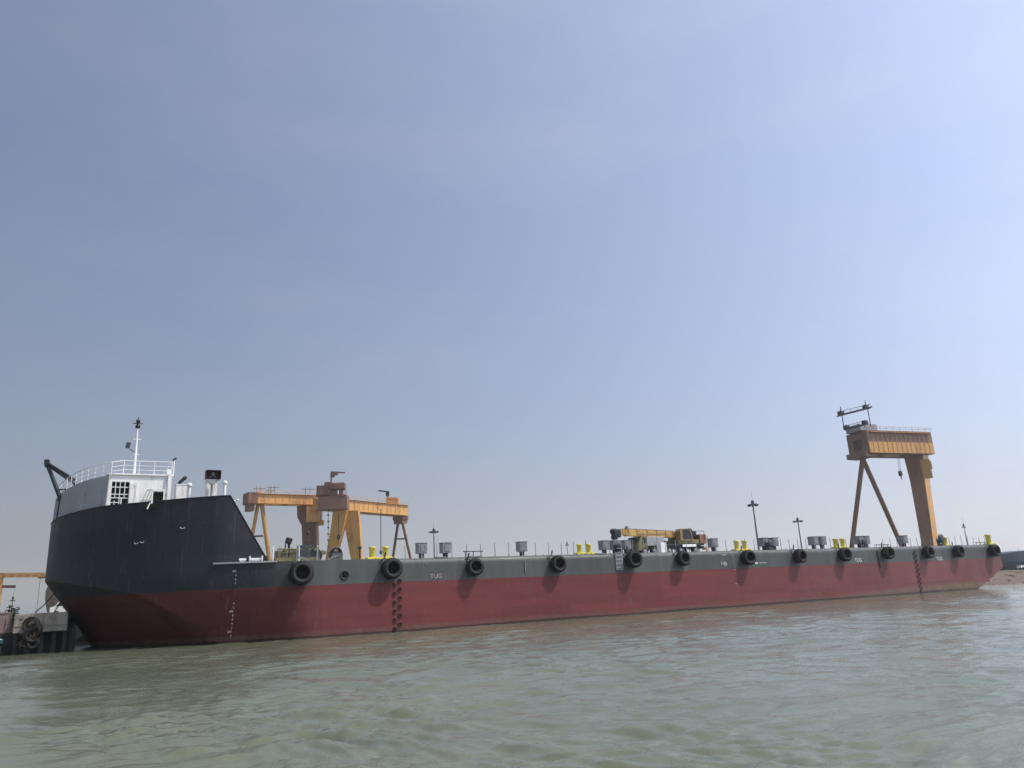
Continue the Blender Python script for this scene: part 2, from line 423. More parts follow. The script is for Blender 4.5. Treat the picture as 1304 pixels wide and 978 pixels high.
mb.path([(3.8, HY0-.1, 12.98), (4.15, HY0-.1, 12.95)], .04, 6)
bpart(mb, 'door_post', 'white_paint', hs, off=(3.8, HY0, 9.7))
# pipes and lamp bracket in front of wall
mb = MB()
for i in range(4):
    x0 = 5.05+i*.24; mb.path([(x0, HY0-.35, 12.35+.04*i), (x0-.15, HY0-.5, 12.25), (x0-.55, HY0-.7, 11.0)], .03, 6)
mb.tube((4.95, HY0-.36, 12.38), (5.95, HY0-.36, 12.42), .035, n=6)
mb.box((6.15, HY0-.35, 12.05), (.55, .3, .12)); mb.tube((5.7, HY0-.3, 11.85), (6.4, HY0-.3, 12.2), .04, n=6)
bpart(mb, 'pipe_rack', 'pale_grey', hs, off=(5.5, HY0-.4, 11))
mb = MB(); mb.box((6.62, HY0-.15, 11.8), (.26, .28, 4.0)); mb.prism([(6.0, 10.6), (6.5, 10.6), (6.5, 12.9), (6.35, 12.9)], HY0-.18, HY0-.05, 'Y')
bpart(mb, 'corner_pillar', 'white_paint', hs, off=(6.6, HY0, 9.7))
# top rails: round the bow then along the house
rp = [V(x+.25, y+.15, bul_top(b)) for x, y, b in near][:13]
pts = list(reversed(rp)) + [V(x, HY0+.12, HZ+.1) for x in (3.1, 4.25, 5.4, 6.75)]
mb = MB()
for lv, r in ((1.12, .032), (.72, .022), (.36, .022)):
    mb.path([p+V(0, 0, lv if p.x > 1.9 else lv*1.0) for p in pts], r, 6)
bpart(mb, 'top_rail', 'rail_white', hs, off=(3, HY0, HZ))
st = MB(); st.tube((0, 0, 0), (0, 0, 1.12), .035, n=6); st0 = None
for p in pts:
    if st0 is None:
        st0 = st.build('rail_post', 'rail_white', hs); o = st0
    else:
        o = st0.copy(); COL.objects.link(o); o.parent = hs
    o.location = p-V(HX0, HY0, 9.7)
# inner far-side rail seen through
mb = MB(); fp = [V(x, HY1-.2, HZ+.1) for x in (2.2, 3.7, 5.2, 6.7)]
for lv in (1.1, .55): mb.path([p+V(0, 0, lv) for p in fp]+[V(6.7, HY0+.2, HZ+.1+lv)], .022, 6)
for p in fp: mb.tube(p, p+V(0, 0, 1.1), .025, n=6)
bpart(mb, 'far_rail', 'rail_white', hs, off=(4, HY1, HZ))
# mast
m0 = V(3.95, 70.6, HZ+.12)
mtop = py(165, 545, 70.6)
mb = MB(); mb.tube(m0, (m0.x, m0.y, 16.2), .13, .10, 12); mb.tube((m0.x, m0.y, 16.2), (m0.x, m0.y, mtop.z), .09, .06, 12)
mb.tube((m0.x-.3, m0.y, 16.9), (m0.x+.35, m0.y, 16.9), .04, n=6); mb.tube((m0.x-.2, m0.y, 15.6), (m0.x+.3, m0.y, 15.6), .03, n=6)
mast = bpart(mb, 'mast', 'rail_white', off=m0)
mb = MB(); zt = mtop.z
mb.lathe([(.05, 0), (.19, .05), (.19, .25), (.1, .32), (.1, .5), (.17, .52), (.17, .7), (.06, .8), (.02, 1.0)], (m0.x, m0.y, zt), 12)
mb.tube((m0.x-.4, m0.y, zt+.42), (m0.x+.4, m0.y, zt+.42), .04, n=6); mb.tube((m0.x, m0.y-.3, zt+.42), (m0.x, m0.y+.3, zt+.42), .03, n=6)
bpart(mb, 'mast_lamp', 'black_steel', mast, off=(m0.x, m0.y, zt))
mb = MB(); mb.tube((m0.x, m0.y, 15.75), (m0.x-.5, m0.y, 16.05), .04, n=6)
mb.box((m0.x-.62, m0.y, 16.35), (.34, .3, .5), ry=.2, bev=.05); bpart(mb, 'flood_lamp', 'dark_grey', mast, off=(m0.x-.5, m0.y, 16))
mb = MB(); q = V(6.9, HY0+.2, HZ+.1)
mb.tube(q, q+V(0, 0, 1.35), .05, n=8); mb.tube(q+V(-.1, 0, 1.3), q+V(.15, 0, 1.5), .09, n=8, mi=1); mb.box(q+V(-.35, 0, .3), (.3, .2, .45), mi=0)
bpart(mb, 'searchlight', ['rail_white', 'dark_grey'], off=q)

# roller chock in the rim under the deckhouse
mb = MB(); cp = V(5.55, 66.0, 10.9)
mb.box(cp+V(-.42, 0, .45), (.1, .3, 1.1)); mb.box(cp+V(.42, 0, .45), (.1, .3, 1.1)); mb.box(cp+V(0, 0, 1.02), (.94, .32, .12))
ch = bpart(mb, 'mooring_chock', 'white_paint', off=cp)
mb = MB(); mb.box(cp+V(0, .1, .42), (.74, .2, .98)); mb.box(cp+V(.05, -.25, -.25), (1.3, .25, .35)); bpart(mb, 'chock_roller_and_dark', 'hole_black', ch, off=cp)  # upper black box paints in the dark of the chock opening
mb = MB(); mb.tube(cp+V(-.75, -.4, -.5), cp+V(-.55, -.35, 0), .05); bpart(mb, 'chock_bracket', 'mark_white', ch, off=cp)
mb = MB(); mb.box(cp+V(.5, -.42, -.45), (.35, .06, .14)); bpart(mb, 'chock_plate', 'pale_grey', ch, off=cp)

# vents and the square board on the fore deck
def vent_box(xa, xb, ytop, Y, label=None):
    a = py(xa, ytop, Y); b = py(xb, ytop, Y); mb = MB()
    mb.box(((a.x+b.x)/2, Y+.55, (9.7+a.z)/2), (b.x-a.x, 1.1, a.z-9.7), bev=.04); mb.box(((a.x+b.x)/2, Y+.55, a.z), (b.x-a.x+.06, 1.16, .08))
    return bpart(mb, 'vent_trunk', 'white_paint', off=((a.x+b.x)/2, Y, 9.7)), a, b
v1, a, b = vent_box(224.5, 238, 617, 66.5)
mb = MB(); q = V((a.x+b.x)/2-.15, 67.0, a.z); mb.path([q, q+V(.05, 0, .25), q+V(.42, 0, .62)], .14, 10); mb.tube(q+V(.38, 0, .56), q+V(.5, 0, .74), .19, .12, 10); mb.tube(q, q+V(0, 0, .1), .3, n=10)
bpart(mb, 'exhaust_elbow', 'black_steel', v1, off=q)
v2, a, b = vent_box(263, 277, 613, 65.8)
for px in (241.5, 286.5):
    q = py(px, 617 if px < 250 else 614, 65.6); mb = MB(); mb.tube((q.x, q.y, 9.7), (q.x, q.y, q.z-.15), .13, n=10); mb.lathe([(.13, -.2), (.2, -.15), (.2, .02), (.1, .12)], q, 12)
    bpart(mb, 'vent_pipe', 'rail_white', off=(q.x, q.y, 9.7))
a = py(261.5, 600, 65.2); b = py(279.5, 611, 65.2); q = V((a.x+b.x)/2, 65.2, (a.z+b.z)/2); w = b.x-a.x; hgt = a.z-b.z
mb = MB(); mb.box(q, (w, .12, hgt)); 
for sx in (-1, 1): mb.box(q+V(sx*w/2, -.3, 0), (.05, .6, hgt))
mb.box(q+V(0, -.3, hgt/2), (w, .6, .05))
bd = bpart(mb, 'light_screen', 'board_maroon', off=q)
mb = MB(); mb.tube((q.x, q.y, 9.7), (q.x, q.y, q.z-hgt/2-.2), .09, n=8); mb.prism([(q.x-w/2, q.z-hgt/2-.02), (q.x-.1, q.z-hgt/2-.42), (q.x+.1, q.z-hgt/2-.42), (q.x+w/2, q.z-hgt/2-.02)], q.y-.35, q.y+.05, 'Y')
bpart(mb, 'screen_post', 'pale_grey', bd, off=q)
mb = MB(); mb.lathe([(.06, -.1), (.1, -.08), (.1, .1), (.05, .14)], q+V(0, -.25, .1), 10)
for sx in (-.25, .25): mb.tube(q+V(0, -.25, .0), q+V(sx, -.25, -.2), .03, n=6)
bpart(mb, 'signal_lamp', 'pale_grey', bd, off=q)
mb = MB(); q = V(10.9, 64.2, 10.9); mb.tube(q, q+V(.35, 0, .1), .05, n=8); mb.lathe([(.05, 0), (.12, .04), (.12, .12), (.04, .16)], q+V(.4, 0, .05), 10); bpart(mb, 'side_lamp', 'rail_white', off=q)

# bow A-frame leaning out over the stem
mb = MB(); ap = V(-2.55, 76.2, 15.45)
f1, f2 = V(-1.25, 75.1, 12.3), V(-1.1, 77.4, 12.3)
for f in (f1, f2): mb.tube(f, ap+V(0, (f.y-76.2)*.35, 0), .17, .15, 10)
for f in (V(-.35, 74.6, 13.9), V(-.2, 77.6, 13.9)): mb.tube(f, ap+V(.05, (f.y-76.2)*.3, 0), .12, n=8)
mb.tube(ap+V(0, -.5, 0), ap+V(0, .5, 0), .24, n=12); mb.box(ap+V(-.05, 0, .25), (.4, .5, .3), bev=.05)
mb.tube(V(-1.5, 75.4, 13.15), V(-.5, 74.9, 13.15), .07); mb.tube(V(-1.45, 75.4, 12.75), V(-.55, 74.9, 12.85), .07)
mb.box(f1+V(0, 0, 0), (.45, .4, .35)); mb.box(f2, (.45, .4, .35)); mb.tube(f1, V(-1.35, 75.2, 10.4), .1)
bpart(mb, 'bow_frame', 'black_steel', off=f1)

# ---- deck fittings along the near edge
def bollard(px, s=1., lab=None, single=False):
    q = py(px, 703, 63.75); mb = MB(); c = V(q.x, 63.75, 6.0)
    mb.box(c+V(.6*s if not single else 0, 0, .11), ((2.3 if not single else 1.1)*s, .8*s, .2), bev=.04)
    o = bpart(mb, 'double_bollard' if not single else 'single_bollard', 'yellow_paint', off=c)
    for k in ((0, 1.2*s) if not single else (0,)):
        m2 = MB(); m2.lathe([(.25*s, .2), (.25*s, .9*s), (.31*s, .95*s), (.31*s, 1.06*s), (.27*s, 1.1*s)], c+V(k, 0, 0), 16); bpart(m2, 'bollard_post', 'yellow_paint', o, off=c+V(k, 0, 0))
    return o
bollard(474); bollard(738, .95); bollard(939, 1.05); bollard(1066, 1.1); bollard(1206, 1.1, single=True); bollard(1262, 1.35, single=True)
def vent(px, Y=64.3, s=1., dark=False):
    q = py(px, 703, Y); c = V(q.x, Y, 6.0); mb = MB()
    mb.tube(c, c+V(0, 0, .45*s), .24*s, n=12, mi=0); mb.lathe([(.22*s, .3*s), (.25*s, .38*s), (.25*s, .45*s), (.2*s, .52*s)], c, 12, mi=0)
    o = bpart(mb, 'vent_stem', 'dark_grey', off=c)
    m2 = MB(); m2.box(c+V(0, 0, .92*s), (.86*s, .8*s, .92*s), bev=.05); m2.box(c+V(0, 0, 1.39*s), (.92*s, .86*s, .05)); m2.box(c+V(0, -.42*s, .92*s), (.5*s, .03, .6*s)); bpart(m2, 'vent_head', 'box_grey', o, off=c)
    return o
for px, s in ((536.5, 1.), (567, 1.), (664.5, 1.), (769.5, 1.), (783, 1.), (797.5, 1.), (909, 1.05), (974, 1.05), (986.5, 1.05), (1037.5, 1.1), (1048, 1.1), (1096, 1.1), (1104, 1.1), (1153, 1.1)): vent(px, s=s)
# a round-drum hose reel beside one pair
for px in (788.5, 981.0, 1101, 1200):
    q = py(px, 703, 63.6); c = V(q.x, 63.6, 6); mb = MB()
    mb.lathe([(.15, -.3), (.45, -.3), (.45, -.22), (.25, -.2), (.25, .2), (.45, .22), (.45, .3), (.15, .3)], c+V(0, 0, .72), 18, 'Y'); mb.box(c+V(0, 0, .14), (.5, .7, .28))
    if px == 1200: mb.lathe([(.1, -.35), (.62, -.35), (.62, -.2), (.1, -.2)], c+V(-.1, 0, 1.0), 20, 'Y')
    bpart(mb, 'hose_reel', 'dark_grey', off=c)
# stanchions
sp = MB(); sp.tube((0, 0, 0), (0, 0, 1.25), .04, .034, 6); sp.tube((0, 0, 0), (0, 0, .06), .09, n=6)
proto = None
xpos = [13.75, 15.9, 17.6, 25.3]+[26.8+1.47*k for k in range(61)]
for i, xx in enumerate(xpos):
    if i in (17, 33, 34, 47): continue
    if proto is None: proto = sp.build('stanchion', 'pale_grey', barge); o = proto
    else: o = proto.copy(); COL.objects.link(o); o.parent = barge
    o.location = V(xx, 63.0 if i > 3 else 63.1, 6.0)-BP; o.rotation_euler = (random.uniform(-.03, .03), random.uniform(-.035, .035), 0); o.scale.z = random.uniform(.9, 1.08)
# white thicker posts near the bow
for px in (347.5, 380.5, 404):
    q = py(px, 715, 63.2); mb = MB(); mb.tube((q.x, 63.2, 6), (q.x, 63.2, 7.25), .05, .045, 8); bpart(mb, 'flag_post', 'rail_white', off=(q.x, 63.2, 6))
q = py(458, 712, 63.4); mb = MB(); mb.tube((q.x, 63.4, 6), (q.x, 63.4, 6.95), .05, n=8); mb.box((q.x, 63.4, 7.0), (.28, .26, .26), bev=.04); bpart(mb, 'post_lamp', 'black_steel', off=(q.x, 63.4, 6))

# windlass cluster
q = py(372, 714, 65.0); c = V(q.x, 65.0, 6.0)
mb = MB(); mb.box(c+V(.3, 0, .2), (3.6, 1.6, .35)); mb.box(c+V(-.9, 0, .65), (.9, 1.2, .7), bev=.08); mb.box(c+V(.1, .1, .72), (.8, 1., .8), bev=.06)
for dx in (-1.3, -.4, .55): mb.tube(c+V(dx, -.55, .3), c+V(dx+.2, -.55, 1.15), .05)
mb.tube(c+V(-1.4, -.55, 1.1), c+V(.8, -.55, 1.05), .05)
for k_ in range(14):
    mb.box(c+V(random.uniform(-1.5, 2.6), random.uniform(-.7, -.3), random.uniform(.4, 1.15)), (random.uniform(.08, .4), .2, random.uniform(.08, .35)), ry=random.uniform(-.4, .4))
    xx_ = random.uniform(-1.5, 2.6); mb.tube(c+V(xx_, -.5, .3), c+V(xx_+random.uniform(-.3, .3), -.4, random.uniform(.8, 1.35)), .025, n=5)
wl = bpart(mb, 'anchor_winch', 'crane_green', off=c)
mb = MB(); mb.lathe([(.2, -.55), (.62, -.55), (.62, -.47), (.34, -.45), (.34, .45), (.62, .47), (.62, .55), (.2, .55)], c+V(1.75, 0, .5), 22, 'Y'); mb.sm = [False]*len(mb.sm); bpart(mb, 'winch_drum', 'dark_grey', wl, off=c+V(1.75, 0, .55))
mb = MB(); mb.tube(c+V(-.25, .1, 1.0), c+V(-.3, .1, 1.75), .1, n=10); mb.box(c+V(-.3, .1, 1.8), (.5, .4, .5), ry=.3, bev=.06); mb.tube(c+V(-.62, .1, 1.0), c+V(-.5, .1, 1.7), .05); bpart(mb, 'winch_engine', 'black_steel', wl, off=c)
mb = MB(); mb.box(c+V(-2.4, 0, .3), (.7, .6, .6), bev=.1); bpart(mb, 'deck_locker', 'black_steel', off=c+V(-2.4, 0, 0))
mb = MB(); mb.lathe([(.15, -.3), (.45, -.3), (.45, -.2), (.28, 0), (.45, .2), (.45, .3), (.15, .3)], c+V(.9, -.3, .7), 20, 'Y'); mb.sm = [False]*len(mb.sm); mb.tube(c+V(.6, -.3, 1.), c+V(1.3, -.3, 1.2), .08)
bpart(mb, 'gypsy_wheel', 'dark_grey', wl, off=c)
# chain along the edge above first tyre
mb = MB()
for i in range(26):
    t = i/25; p = c+V(-.2+3.4*t, -2.35, .28-.55*math.sin(t*PI)*.9+.15*math.sin(t*9))
    mb.box(p, (.17, .06, .09), ry=random.uniform(-1, 1), rz=(i % 2)*PI/2)
bpart(mb, 'mooring_chain', 'box_grey', off=c+V(1, -2, 0))
mb = MB(); q = py(391.5, 712, 73); mz = py(391.5, 679, 73).z
mb.tube((q.x, 73, 6), (q.x, 73, mz), .09, .05, 8)
for dz, w in ((1.2, .9), (.7, .5), (2.0, 1.5)): mb.tube((q.x-w/2, 73, mz-dz), (q.x+w/2, 73, mz-dz), .045, n=6)
mb.lathe([(.08, 0), (.14, .05), (.14, .3), (.05, .35)], (q.x, 73, mz-.15), 8)
for sx in (-1, 1): mb.tube((q.x, 73, mz-.6), (q.x+sx*1.4, 73, 6), .015, n=4)
bpart(mb, 'signal_mast', 'dark_grey', off=(q.x, 73, 6))
# panama chock on its pedestal
a = py(421.5, 704.5, 63.0); b = py(435, 704.5, 63.0); cx_ = (a.x+b.x)/2
mb = MB(); mb.box((cx_, 63.1, (5.9+a.z)/2), (b.x-a.x, .9, a.z-5.9)); pc = bpart(mb, 'chock_pedestal', 'side_grey', off=(cx_, 63.1, 6))
mb = MB(); w = (b.x-a.x)/2; poly = [(w*math.cos(t), w*1.05*math.sin(t)) for t in np.linspace(0, PI, 15)]; inn = [(w*.55*math.cos(t), w*.62*math.sin(t)+.1) for t in np.linspace(PI, 0, 15)]
vs = []; outer = poly; inner = list(reversed(inn))
for Yy in (62.8, 63.4): vs += [V(cx_+p[0], Yy, a.z+p[1]) for p in outer]+[V(cx_+p[0], Yy, a.z+p[1]) for p in inner]
fs = []
for i in range(14):
    fs += [(i, i+1, 16+i, 15+i), (30+i, 45+i, 46+i, 31+i), (i, 30+i, 31+i, i+1), (15+i, 16+i, 46+i, 45+i)]
mb.add(vs, fs, 0, True); mb.box((cx_, 63.1, a.z+.05), (2*w, .6, .12)); bpart(mb, 'panama_chock', 'black_steel', pc, off=(cx_, 63.1, a.z))
# hawse ring on the side, the hole's dark painted in as a black disc
q = py(439, 732, Y0-.02)
mb = MB(); mb.lathe([(.27, .03), (.38, .03), (.38, -.06), (.27, -.06)], (q.x, Y0-.02, q.z), 24, 'Y', closed=True); hh = bpart(mb, 'hawse_ring', 'dark_grey', off=q)
mb = MB(); mb.lathe([(.05, -.006), (.27, -.006), (.27, .01), (.05, .01)], (q.x, Y0-.02, q.z), 24, 'Y'); bpart(mb, 'hawse_dark_disc', 'hole_black', hh, off=q)
# side ladder frame and fairing panel near the mobile crane
a = py(783, 703, Y0-.05); b = py(794, 726, Y0-.05)
mb = MB(); mb.box(((a.x+b.x)/2, Y0-.05, (a.z+b.z)/2), (b.x-a.x, .08, a.z-b.z), bev=.02)
for k in range(6): mb.box(((a.x+b.x)/2, Y0-.14, b.z+.25+k*.38), ((b.x-a.x)*.7, .12, .05))
bpart(mb, 'boarding_panel', 'pale_grey', off=((a.x+b.x)/2, Y0, b.z))
for px, y0_, y1_ in ((668, 709, 728), (543, 716, 719)):
    a = py(px, y0_, Y0-.05); b = py(px, y1_, Y0-.05); mb = MB(); mb.tube((a.x, Y0-.06, min(a.z, 5.55)), (a.x, Y0-.06, b.z), .04, n=6); bpart(mb, 'side_pipe', 'pale_grey', off=a)
# light plates on the gunwale
for px0, px1 in ((554, 566), (596, 612), (758, 768)):
    a = py(px0, 706, 63); b = py(px1, 706, 63); mb = MB(); mb.box(((a.x+b.x)/2, 62.9, 6.04), (b.x-a.x, .5, .06)); bpart(mb, 'deck_plate', 'pale_grey', off=((a.x+b.x)/2, 62.9, 6))
for px0, px1, zz in ((590, 615, 6.5), (1116, 1134, 6.3), (1245, 1258, 6.35)):
    a = py(px0, 706, 62.9); b = py(px1, 706, 62.9); mb = MB(); mb.tube((a.x, 62.9, zz), (b.x, 62.9, zz), .05, n=6)
    for t in (.1, .5, .9): mb.tube((a.x+(b.x-a.x)*t, 62.9, 6), (a.x+(b.x-a.x)*t, 62.9, zz), .04, n=6)
    bpart(mb, 'pipe_rail', 'black_steel', off=((a.x+b.x)/2, 62.9, 6))
# hanging black chain near the stern
a = py(1117, 702, Y0-.1); b = py(1121, 722, Y0-.1); mb = MB()
for i in range(14):
    t = i/13; mb.box((a.x+(b.x-a.x)*t, Y0-.1, a.z+(b.z-a.z)*t), (.09, .09, .2), rz=(i % 2)*.8, ry=.15)
bpart(mb, 'hanging_chain', 'black_steel', off=a)

# steps in the side (two staggered ladders), dark discs painting in shaded recesses
def step_mesh():
    m = MB(); pr = [(.19*math.cos(t), .19*math.sin(t)) for t in np.linspace(0, 2*PI, 17)[:-1]]
    m.prism(pr, -.012, 0.02, 'Y', 0)
    m.lathe([(.19, -.02), (.215, -.02), (.215, .02), (.19, .02)], (0, 0, 0), 16, 'Y', 1, closed=True); m.box((0, -.05, -.13), (.2, .08, .05), mi=1)
    return m
sm_red = step_mesh().build('step_dark_disc', ['hole_red', 'hull'], barge); sm_red['label'] = 'dark disc painting in a shaded step recess on the maroon side'
first = True
def put_steps(pxt, pyt, pxb, pyb, nn, dx):
    global first
    a = py(pxt, pyt, Y0-.02); b = py(pxb, pyb, Y0-.02)
    for i in range(nn):
        t = i/(nn-1); z = a.z+(b.z-a.z)*t
        if z < .1: z = .1
        p = V(a.x+(dx if i % 2 == 0 else -dx), Y0-.015, z)-BP
        if first: o = sm_red; first = False
        else: o = sm_red.copy(); COL.objects.link(o); o.parent = barge
        o.location = p
put_steps(505.5, 740, 506, 801, 12, .24); put_steps(1164, 702, 1172, 752, 18, .2)

# markings
def text(txt, loc, size, mat='mark_white', name='marking', off=None):
    cu = bpy.data.curves.new('t', 'FONT'); cu.body = txt; cu.size = size; cu.extrude = .004; cu.align_x = 'CENTER'; cu.align_y = 'CENTER'
    t = bpy.data.objects.new('t', cu); COL.objects.link(t); bpy.context.view_layer.update()
    me = bpy.data.meshes.new_from_object(t.evaluated_get(bpy.context.evaluated_depsgraph_get())); bpy.data.objects.remove(t)
    me.materials.clear(); me.materials.append(MATS[mat]); me.name = name
    me.transform(Matrix.Rotation(PI/2, 4, 'X'))
    o = bpy.data.objects.new(name, me); COL.objects.link(o); o.parent = barge; o.location = Vector(loc)-BP; return o
for px, y in ((555.5, 733.8), (1093, 713.5), (1196.5, 711.5)):
    q = py(px, y, Y0-.02); text('TUG', (q.x, Y0-.02, q.z), .55 if px < 1000 else .66, 'mark_faded' if px < 1000 else 'mark_white', 'side_lettering')
for (px, y0_, y1_, lab) in ((303, 727, 814, 'bow'), (934, 708, 748, 'mid')):
    a = py(px, y0_, Y0); b = py(px-4 if lab == 'bow' else 941, y1_, Y0); k = 0; z = a.z
    body = []
    while z > max(b.z, .2):
        mtr = int(z*10+20); num = '%d' % (mtr//10) + 'M' if k % 5 == 0 else str((8-2*((k-1) % 5)) % 10)
        yy = YC-hull_pt(a.x, hb(a.x), z)[1]-.03
        if not (lab == 'bow' and 3.1 < z < 4.3): text(num, (a.x-(.14 if k % 5 == 0 else 0), yy, z), .2 if k % 5 else .24, 'mark_faded', 'draft_mark')
        z -= .3; k += 1
q = py(922.5, 712, Y0); mb = MB()
mb.lathe([(.17, -.02), (.21, -.02), (.21, -.005), (.17, -.005)], (q.x, Y0, q.z-.5), 24, 'Y', closed=True); mb.box((q.x, Y0-.015, q.z-.5), (.55, .012, .05)); mb.box((q.x, Y0-.015, q.z+.45), (.5, .012, .05)); mb.box((q.x-.55, Y0-.015, q.z-.42), (.04, .012, .35)); mb.box((q.x-.45, Y0-.015, q.z-.3), (.2, .012, .04)); mb.box((q.x-.45, Y0-.015, q.z-.5), (.2, .012, .04)); bpart(mb, 'load_line_mark', 'mark_white', off=q)
q = py(963, 717, Y0); mb = MB(); mb.box((q.x, Y0-.015, q.z), (.45, .012, .16)); mb.box((q.x+1.1, Y0-.015, q.z), (1.2, .012, .04)); bpart(mb, 'side_dash', 'mark_white', off=q)
# thruster symbols on the bow
def bow_y(X, z): 
    v = (z-6)/(rim_z(X)-6); return shell_pt(X, v).y-.03
for (xx, zz, w) in ((4.3, 7.75, .13), (4.68, 7.8, .12), (7.35, 8.75, .16)):
    mb = MB(); yy = bow_y(xx, zz); mb.path([(xx+w*math.cos(t), bow_y(xx+w*math.cos(t), zz), zz+.16+w*.75*math.sin(t)) for t in np.linspace(PI, 2*PI, 7)], .022, 5); bpart(mb, 'bow_symbol', 'mark_white', off=(xx, yy, zz))

# ------------------------------------------------------------------ tyre fenders
def tyre_meshes(R, W):
    prof = [(R*.50, -W*.32), (R*.60, -W*.46), (R*.80, -W*.5), (R*.93, -W*.44), (R, -W*.34), (R, 0), (R, W*.34), (R*.93, W*.44), (R*.80, W*.5), (R*.60, W*.46), (R*.50, W*.32), (R*.52, 0)]
    t = MB(); t.lathe(prof, (0, 0, 0), 44, 'Y', closed=True, lug=.035)
    for i, _ in enumerate(t.sm): t.sm[i] = False
    s = MB(); s.lathe([(R*.62, -W*.475), (R*.66, -W*.51), (R*.76, -W*.525), (R*.80, -W*.505), (R*.70, -W*.45)], (0, 0, 0), 40, 'Y', closed=True)
    h = MB(); h.lathe([(.02, -.04), (R*.515, -.04), (R*.515, .04), (.02, .04)], (0, 0, 0), 28, 'Y')  # black disc added to make the tyre's open middle dark
    return t, s, h
TYL = ['largest black tyre fender, hung below the anchor winch at the bow end',
 'black tyre fender below the first pair of yellow bollards',
 'black tyre fender hung under the thin pipe rail, right of the white side lettering',
 'black tyre fender left of the second pair of yellow bollards, below bare deck posts',
 'black tyre fender beside the grey boarding panel below the truck crane boom',
 'black tyre fender directly below the cab of the truck crane',
 'black tyre fender below the third pair of yellow bollards, left of the tallest lamp mast',
 'black tyre fender below the shorter lamp mast right of the tall one',
 'black tyre fender below the fourth pair of yellow bollards, by a slim gantry leg',
 'black tyre fender right of the hanging chain, left of the staggered steps near the stern',
 'black tyre fender at the foot of the broad gantry leg, right of the staggered steps',
 'black tyre fender just right of the single yellow bollard near the stern',
 'last black tyre fender at the stern corner below the stern yellow bollard']
TX = [(384, 730), (499, 724), (605, 722), (711, 718), (807, 712), (870, 711), (953, 710), (1019, 708), (1076, 706), (1131, 704), (1182, 703), (1221, 702), (1266, 701)]
tb = {}
for i, ((px, y), lab) in enumerate(zip(TX, TYL)):
    R = (.93, .88, .78, .80, .86, .80, .84, .80, .84, .80, .84, .82, .85)[i]; W = (.9, .85, .75, .7, .95, .75, .85, .85, .85, .85, .85, .85, .95)[i]
    YY = Y0-W/2-.1; q = py(px, y, YY)
    root = thing('tyre_fender', (q.x, YY, q.z), lab, 'tyre fender', 'tyre fenders hung along the barge side')
    t, s, h = tyre_meshes(R, W)
    root.rotation_euler = (random.uniform(-.08, .0), 0, random.uniform(-.18, .08))
    t.build('tyre_casing', 'rubber', root); s.build('sidewall_ring', 'rubber_worn', root); h.build('tyre_dark_disc', 'hole_black', root)
    top = 6.02-q.z; r = MB()
    for sx in (-.55, .12):
        r.path([(sx*.6, .0, R*.8), (sx*1.0, W/2-.02, R+.02 if R+.02 < top else top), (sx*1.35-.15, W/2+.05, top-.25), (sx*1.35-.25, W/2+.75, top+.05)], .035, 6)
    for k in range(6): r.box((-.55+.03*k, W/2-.05-.0*k, R*.95+.1*k), (.1, .08, .12), ry=.5*k)
    r.build('fender_rope', 'black_steel' if i % 3 else 'rope', root)

# ------------------------------------------------------------------ truck crane on deck
A = py(780, 690, 72.0); B = py(893, 690, 72.0); LX = B.x-A.x
tc = thing('truck_crane', (A.x, 72, 6), 'yellow telescopic truck crane with lowered boom and green carrier cab on the barge deck', 'truck crane')
ax = A.x
def lx(px): return py(px, 690, 72.0).x-ax
def lz(px, y): return py(px, y, 72.0).z-6
m = MB(); m.box(((lx(803)+lx(888))/2, .0, 1.0), (lx(888)-lx(803), 1.1, .35)); m.box(((lx(835)+lx(888))/2, 0, 1.28), (lx(888)-lx(835), 2.3, .2))
for px in (830, 892-6): m.box((lx(px), 0, .95), (.3, 2.5, .3))
m.build('chassis', 'dark_grey', tc)
for px in (812, 824, 843, 858, 876):
    for sy in (-1, 1):
        w = MB(); w.lathe([(.18, -.16), (.5, -.16), (.54, -.1), (.54, .1), (.5, .16), (.18, .16)], (0, 0, 0), 20, 'Y'); o = w.build('wheel', 'rubber', tc); o.location = (lx(px), sy*1.05, .54)
        w2 = MB(); w2.lathe([(.05, -.03), (.28, -.03), (.3, .02), (.05, .04)], (0, 0, 0), 14, 'Y'); r = w2.build('rim', 'box_grey', o); r.location = (0, -.165*(-sy if sy > 0 else 1), 0)
x0, x1 = lx(804), lx(816); zt_ = lz(808, 684)
m = MB(); m.prism([(x0, .7), (x1, .7), (x1, zt_), (x0+.55, zt_), (x0+.05, zt_*.62)], -1.2, 1.2, 'Y'); cab = m.build('carrier_cab', 'crane_green', tc)
m = MB()
m.prism([(x0+.62, zt_*.66), (x1-.2, zt_*.66), (x1-.2, zt_-.15), (x0+.78, zt_-.15)], -1.215, -1.2, 'Y'); m.prism([(x0-.005, .75*zt_), (x0+.5, zt_-.02), (x0+.45, zt_-.02), (x0-.03, .75*zt_)], -1.0, 1.0, 'Y'); m.build('cab_window', 'glass_dark', cab)
m = MB(); m.box(((lx(816)+lx(830))/2, 0, (1.2+lz(822, 684))/2), (lx(830)-lx(816)-.1, 2.0, lz(822, 684)-1.2), bev=.08)
m.box((lx(835), 0, 1.75), (1.1, 1.8, 1.1), bev=.08); m.build('engine_housing', 'pale_grey', tc)
m = MB(); m.box(((lx(820)+lx(827))/2, -2.6, .72), (lx(827)-lx(820), .8, 1.44), bev=.03)
wb = m.build('equipment_box', 'white_paint'); wb.location = (ax, 72, 6); tag(wb, 'white equipment box standing on deck in front of the truck crane', 'box')
